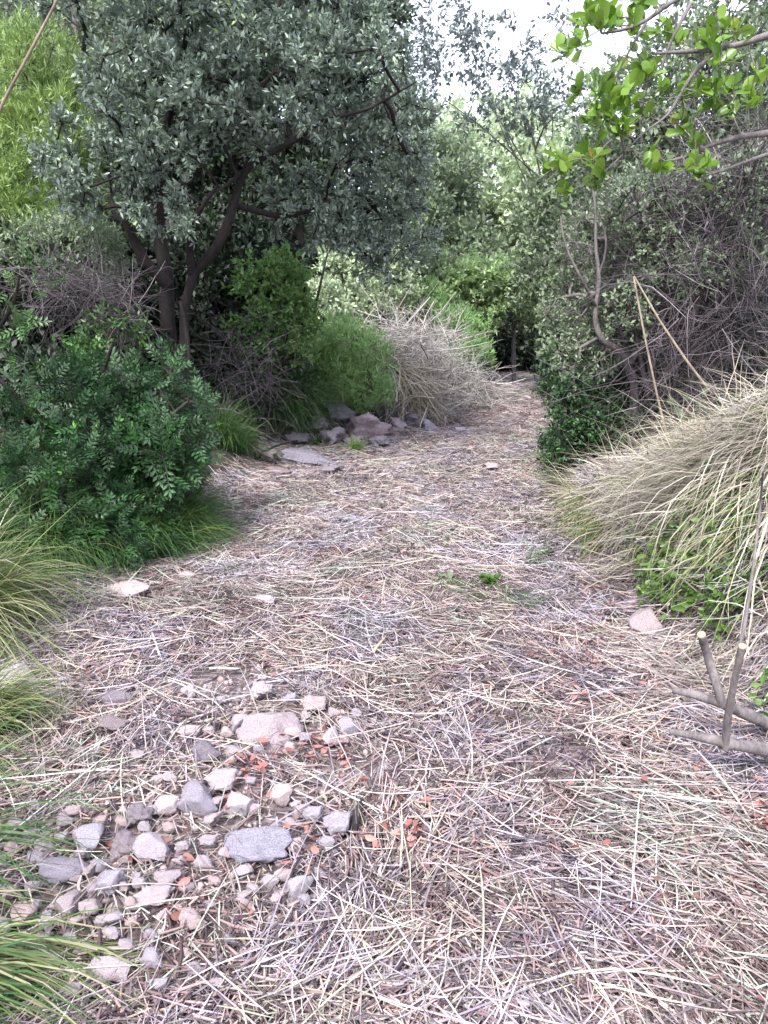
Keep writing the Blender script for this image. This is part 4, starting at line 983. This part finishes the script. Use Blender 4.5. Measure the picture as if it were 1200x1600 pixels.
part_tube('stub', [(1133, 1168, 2.08), (1137, 1120, 2.05), (1148, 1060, 2.00), (1160, 1010, 1.96)], .012, .0105, M['barkgrey'], b2, M['cutwood'])
part_tube('shoot', [(1152, 1030, 2.02), (1163, 980, 2.04), (1178, 880, 2.10), (1188, 790, 2.18), (1192, 740, 2.08)], .006, .003, M['barkgrey'], b2)

stick('dry_cane', 'straight tan cane leaning upright against the crooked tree', 'cane', [(1046, 700, 5.1), (1025, 610, 5.25), (1006, 520, 5.4), (990, 432, 5.6)], .0085, .006, M['cane'])
stick('dry_cane', 'tan cane slanting down to the right onto the grass heap', 'cane', [(1112, 615, 4.9), (1070, 560, 5.05), (1030, 500, 5.25), (991, 432, 5.5)], .0085, .006, M['cane'])
stick('dry_cane', 'pale thin cane slanting across the top left corner', 'cane', [base_at(-2.6, 3.3), at(0, 168, 3.4), at(45, 85, 3.4), at(92, -5, 3.4), at(130, -80, 3.4)], .0065, .005, M['cane'])
stick('bare_stem', 'dark bare stem leaning up in front of the grey shrub', 'stem', [(475, 600, 9.2), (488, 500, 9.3), (505, 425, 9.4), (512, 395, 9.5)], .022, .010, M['bark'])
stick('fallen_stick', 'dark curved stick lying on the grey slab before the rocky ledge', 'stick', [G(400, 722) + [0, 0, .05], G(430, 712) + [0, 0, .10], G(470, 699) + [0, 0, .09]], .014, .008, M['bark'])
stick('fallen_stick', 'weathered grey stick reaching from the shade to the rocky ledge', 'stick', [G(368, 672) + [0, 0, .05], G(400, 685) + [0, 0, .08], G(434, 698) + [0, 0, .05]], .026, .012, M['barkgrey'])
stick('fallen_stick', 'thin dark stick under the hanging grass', 'stick', [G(395, 690) + [0, 0, .06], G(450, 688) + [0, 0, .08], G(520, 676) + [0, 0, .08]], .012, .007, M['bark'])
stick('broken_stump', 'dark splintered bit of wood beside the upright smooth grey stone', 'wood', [G(548, 1312) + [0, 0, .02], G(556, 1290) + [0, 0, .03], G(566, 1272) + [0, 0, .05]], .018, .009, M['bark'], rough=.4)
stick('fallen_stick', 'grey stick end pointing up out of the straw below the reddish leaves', 'stick', [G(538, 1425) + [0, 0, .02], G(550, 1395) + [0, 0, .03], G(568, 1365) + [0, 0, .04]], .010, .006, M['barkgrey'])
stick('fallen_stick', 'short dark knotty stick on the straw right of the path centre', 'stick', [G(755, 1072) + [0, 0, .03], G(772, 1084) + [0, 0, .03], G(795, 1096) + [0, 0, .03]], .013, .009, M['bark'])
stick('straw_stalk', 'thick white stalk lying crosswise above the small grey hump of rock', 'stalk', [G(328, 1058) + [0, 0, .04], G(350, 1058) + [0, 0, .045], G(376, 1059) + [0, 0, .04]], .005, .005, M['palebrush'])
stick('straw_stalk', 'short white stalk standing askew left of the path centre', 'stalk', [G(239, 1004) + [0, 0, .05], G(245, 1020) + [0, 0, .05], G(250, 1036) + [0, 0, .04]], .0045, .0045, M['palebrush'])
stick('wood_splinter', 'flat orange wood splinter on the straw up the path', 'splinter', [G(583, 1032) + [0, 0, .04], G(592, 1022) + [0, 0, .05], G(603, 1010) + [0, 0, .05]], .008, .005, M['cutwood'])
stick('wood_splinter', 'pale broad splinter standing in the straw at the lower right', 'splinter', [G(797, 1462) + [0, 0, .02], G(800, 1430) + [0, 0, .03], G(806, 1395) + [0, 0, .04]], .007, .005, M['cane'])
stick('thin_trunk', 'slim upright stem in front of the dark hollow', 'stem', [G(803, 598), at(801, 540, 15.2), at(806, 500, 15.2)], .04, .025, M['barkgrey'])

# twigs and roots scattered in the shade at the left foot of the oak
# ------------------------------------------------------------------ the overhanging branch with broad bright leaves
tbx = base_at(2.75, 3.1)
def A(px, py, Y=2.75): return at(px, py, Y)
main = np.array([tbx - [0, 0, .1], tbx + [-.05, 0, .9], tbx + [-.2, -.1, 1.7], A(1420, 40, 2.9), A(1300, 20, 2.8)])
ol = [resample(main, np.array([.07, .06, .05, .03, .02]), .06),
      resample(np.array([A(1300, 20, 2.8), A(1200, 55), A(1170, 66), A(1120, 78), A(1050, 82), A(1020, 84)]), np.array([.018, .012, .010, .008, .006, .004]), .03),
      resample(np.array([A(1300, 20, 2.8), A(1240, -30), A(1130, -30), A(1050, 0), A(1010, 35), A(975, 48), A(940, 52)]), np.array([.016, .012, .009, .007, .006, .005, .003]), .03),
      resample(np.array([A(1120, 78), A(1085, 110), A(1060, 150), A(1050, 180), A(1005, 205), A(975, 240)]), np.array([.008, .006, .005, .0045, .0035, .003]), .03),
      resample(np.array([A(1010, 35), A(985, 75), A(972, 100), A(960, 125)]), np.array([.005, .004, .003, .002]), .03),
      resample(np.array([A(1080, 5), A(1060, 40), A(1040, 80), A(1030, 120)]), np.array([.006, .005, .004, .003]), .03),
      resample(np.array([A(1420, 190, 2.9), A(1200, 208, 2.8), A(1150, 214, 2.8), A(1110, 226, 2.8), A(1070, 248, 2.8), A(1040, 252, 2.8)]), np.array([.018, .011, .010, .007, .005, .003]), .03),
      resample(np.array([tbx + [-.05, 0, 1.0], A(1420, 190, 2.9)]), np.array([.03, .018]), .06),
      resample(np.array([A(1420, 190, 2.9), A(1200, 240, 2.9), A(1120, 270, 2.9), A(1060, 285, 2.9)]), np.array([.014, .007, .005, .002]), .03)]
spots = [(880, 88), (905, 62), (922, 22), (912, 38), (950, 28), (968, 40), (985, 28), (1000, 2), (940, 48), (992, 58), (1034, 46), (1062, 70), (1112, 66), (1130, 42), (1148, 50), (1128, 92), (1105, 78), (1000, 108), (1018, 104), (1012, 125),
         (950, 118), (935, 146), (942, 138), (1072, 125), (985, 140), (930, 172), (945, 170), (925, 190), (938, 200), (950, 185), (985, 165), (1000, 178), (1068, 150), (1062, 190), (1076, 182), (980, 200), (918, 236), (935, 232), (930, 250), (970, 205),
         (1018, 240), (1025, 258), (1090, 225), (1076, 262), (1085, 270), (1092, 258), (875, 258), (885, 255), (932, 275), (928, 285), (880, 308), (1150, 145), (1172, 160), (1146, 182), (1188, 120), (1110, 145), (1120, 150), (1090, 140), (1035, 150), (960, 150), (905, 142)]
T = np.array([A(px + U(-4, 4), py + U(-4, 4), U(2.6, 2.95)) for px, py in spots])
C, Rr, E = grow(ol, T, step=.06, r0=.0016, wig=.3)
ot = thing('broadleaf_tree', tbx, 'overhanging tree at the top right with bright green paddle shaped leaves', 'tree')
obj('trunk', merge(*[tube_one(P, r, 8) for P, r in ol]), M['barkgrey'], ot, smooth=True)
Cx, Px, Dx = sprays(C[:, -1], norm(C[:, -1] - C[:, -2]), 3, .10, 1)
obj('twigs', merge(tubes(C, Rr, 5), tubes(Cx, np.full(Cx.shape[:2], .0012), 3)), M['barkgrey'], ot)
n = 10; P = np.repeat(C[:, -1], n, 0) + rng.normal(0, .012, (len(C) * n, 3)); E2 = np.repeat(norm(C[:, -1] - C[:, -2]), n, 0)
D = norm(E2 * .3 + rng.normal(0, .55, (len(P), 3)) + [0, 0, .6]); s = U(.034, .058, len(P))
obj('leaves', stamp(*L_BROAD, P, D, norm(rng.normal(0, .6, (len(P), 3)) + [0, -.2, .8]), s * .62, s), M['bright'], ot)
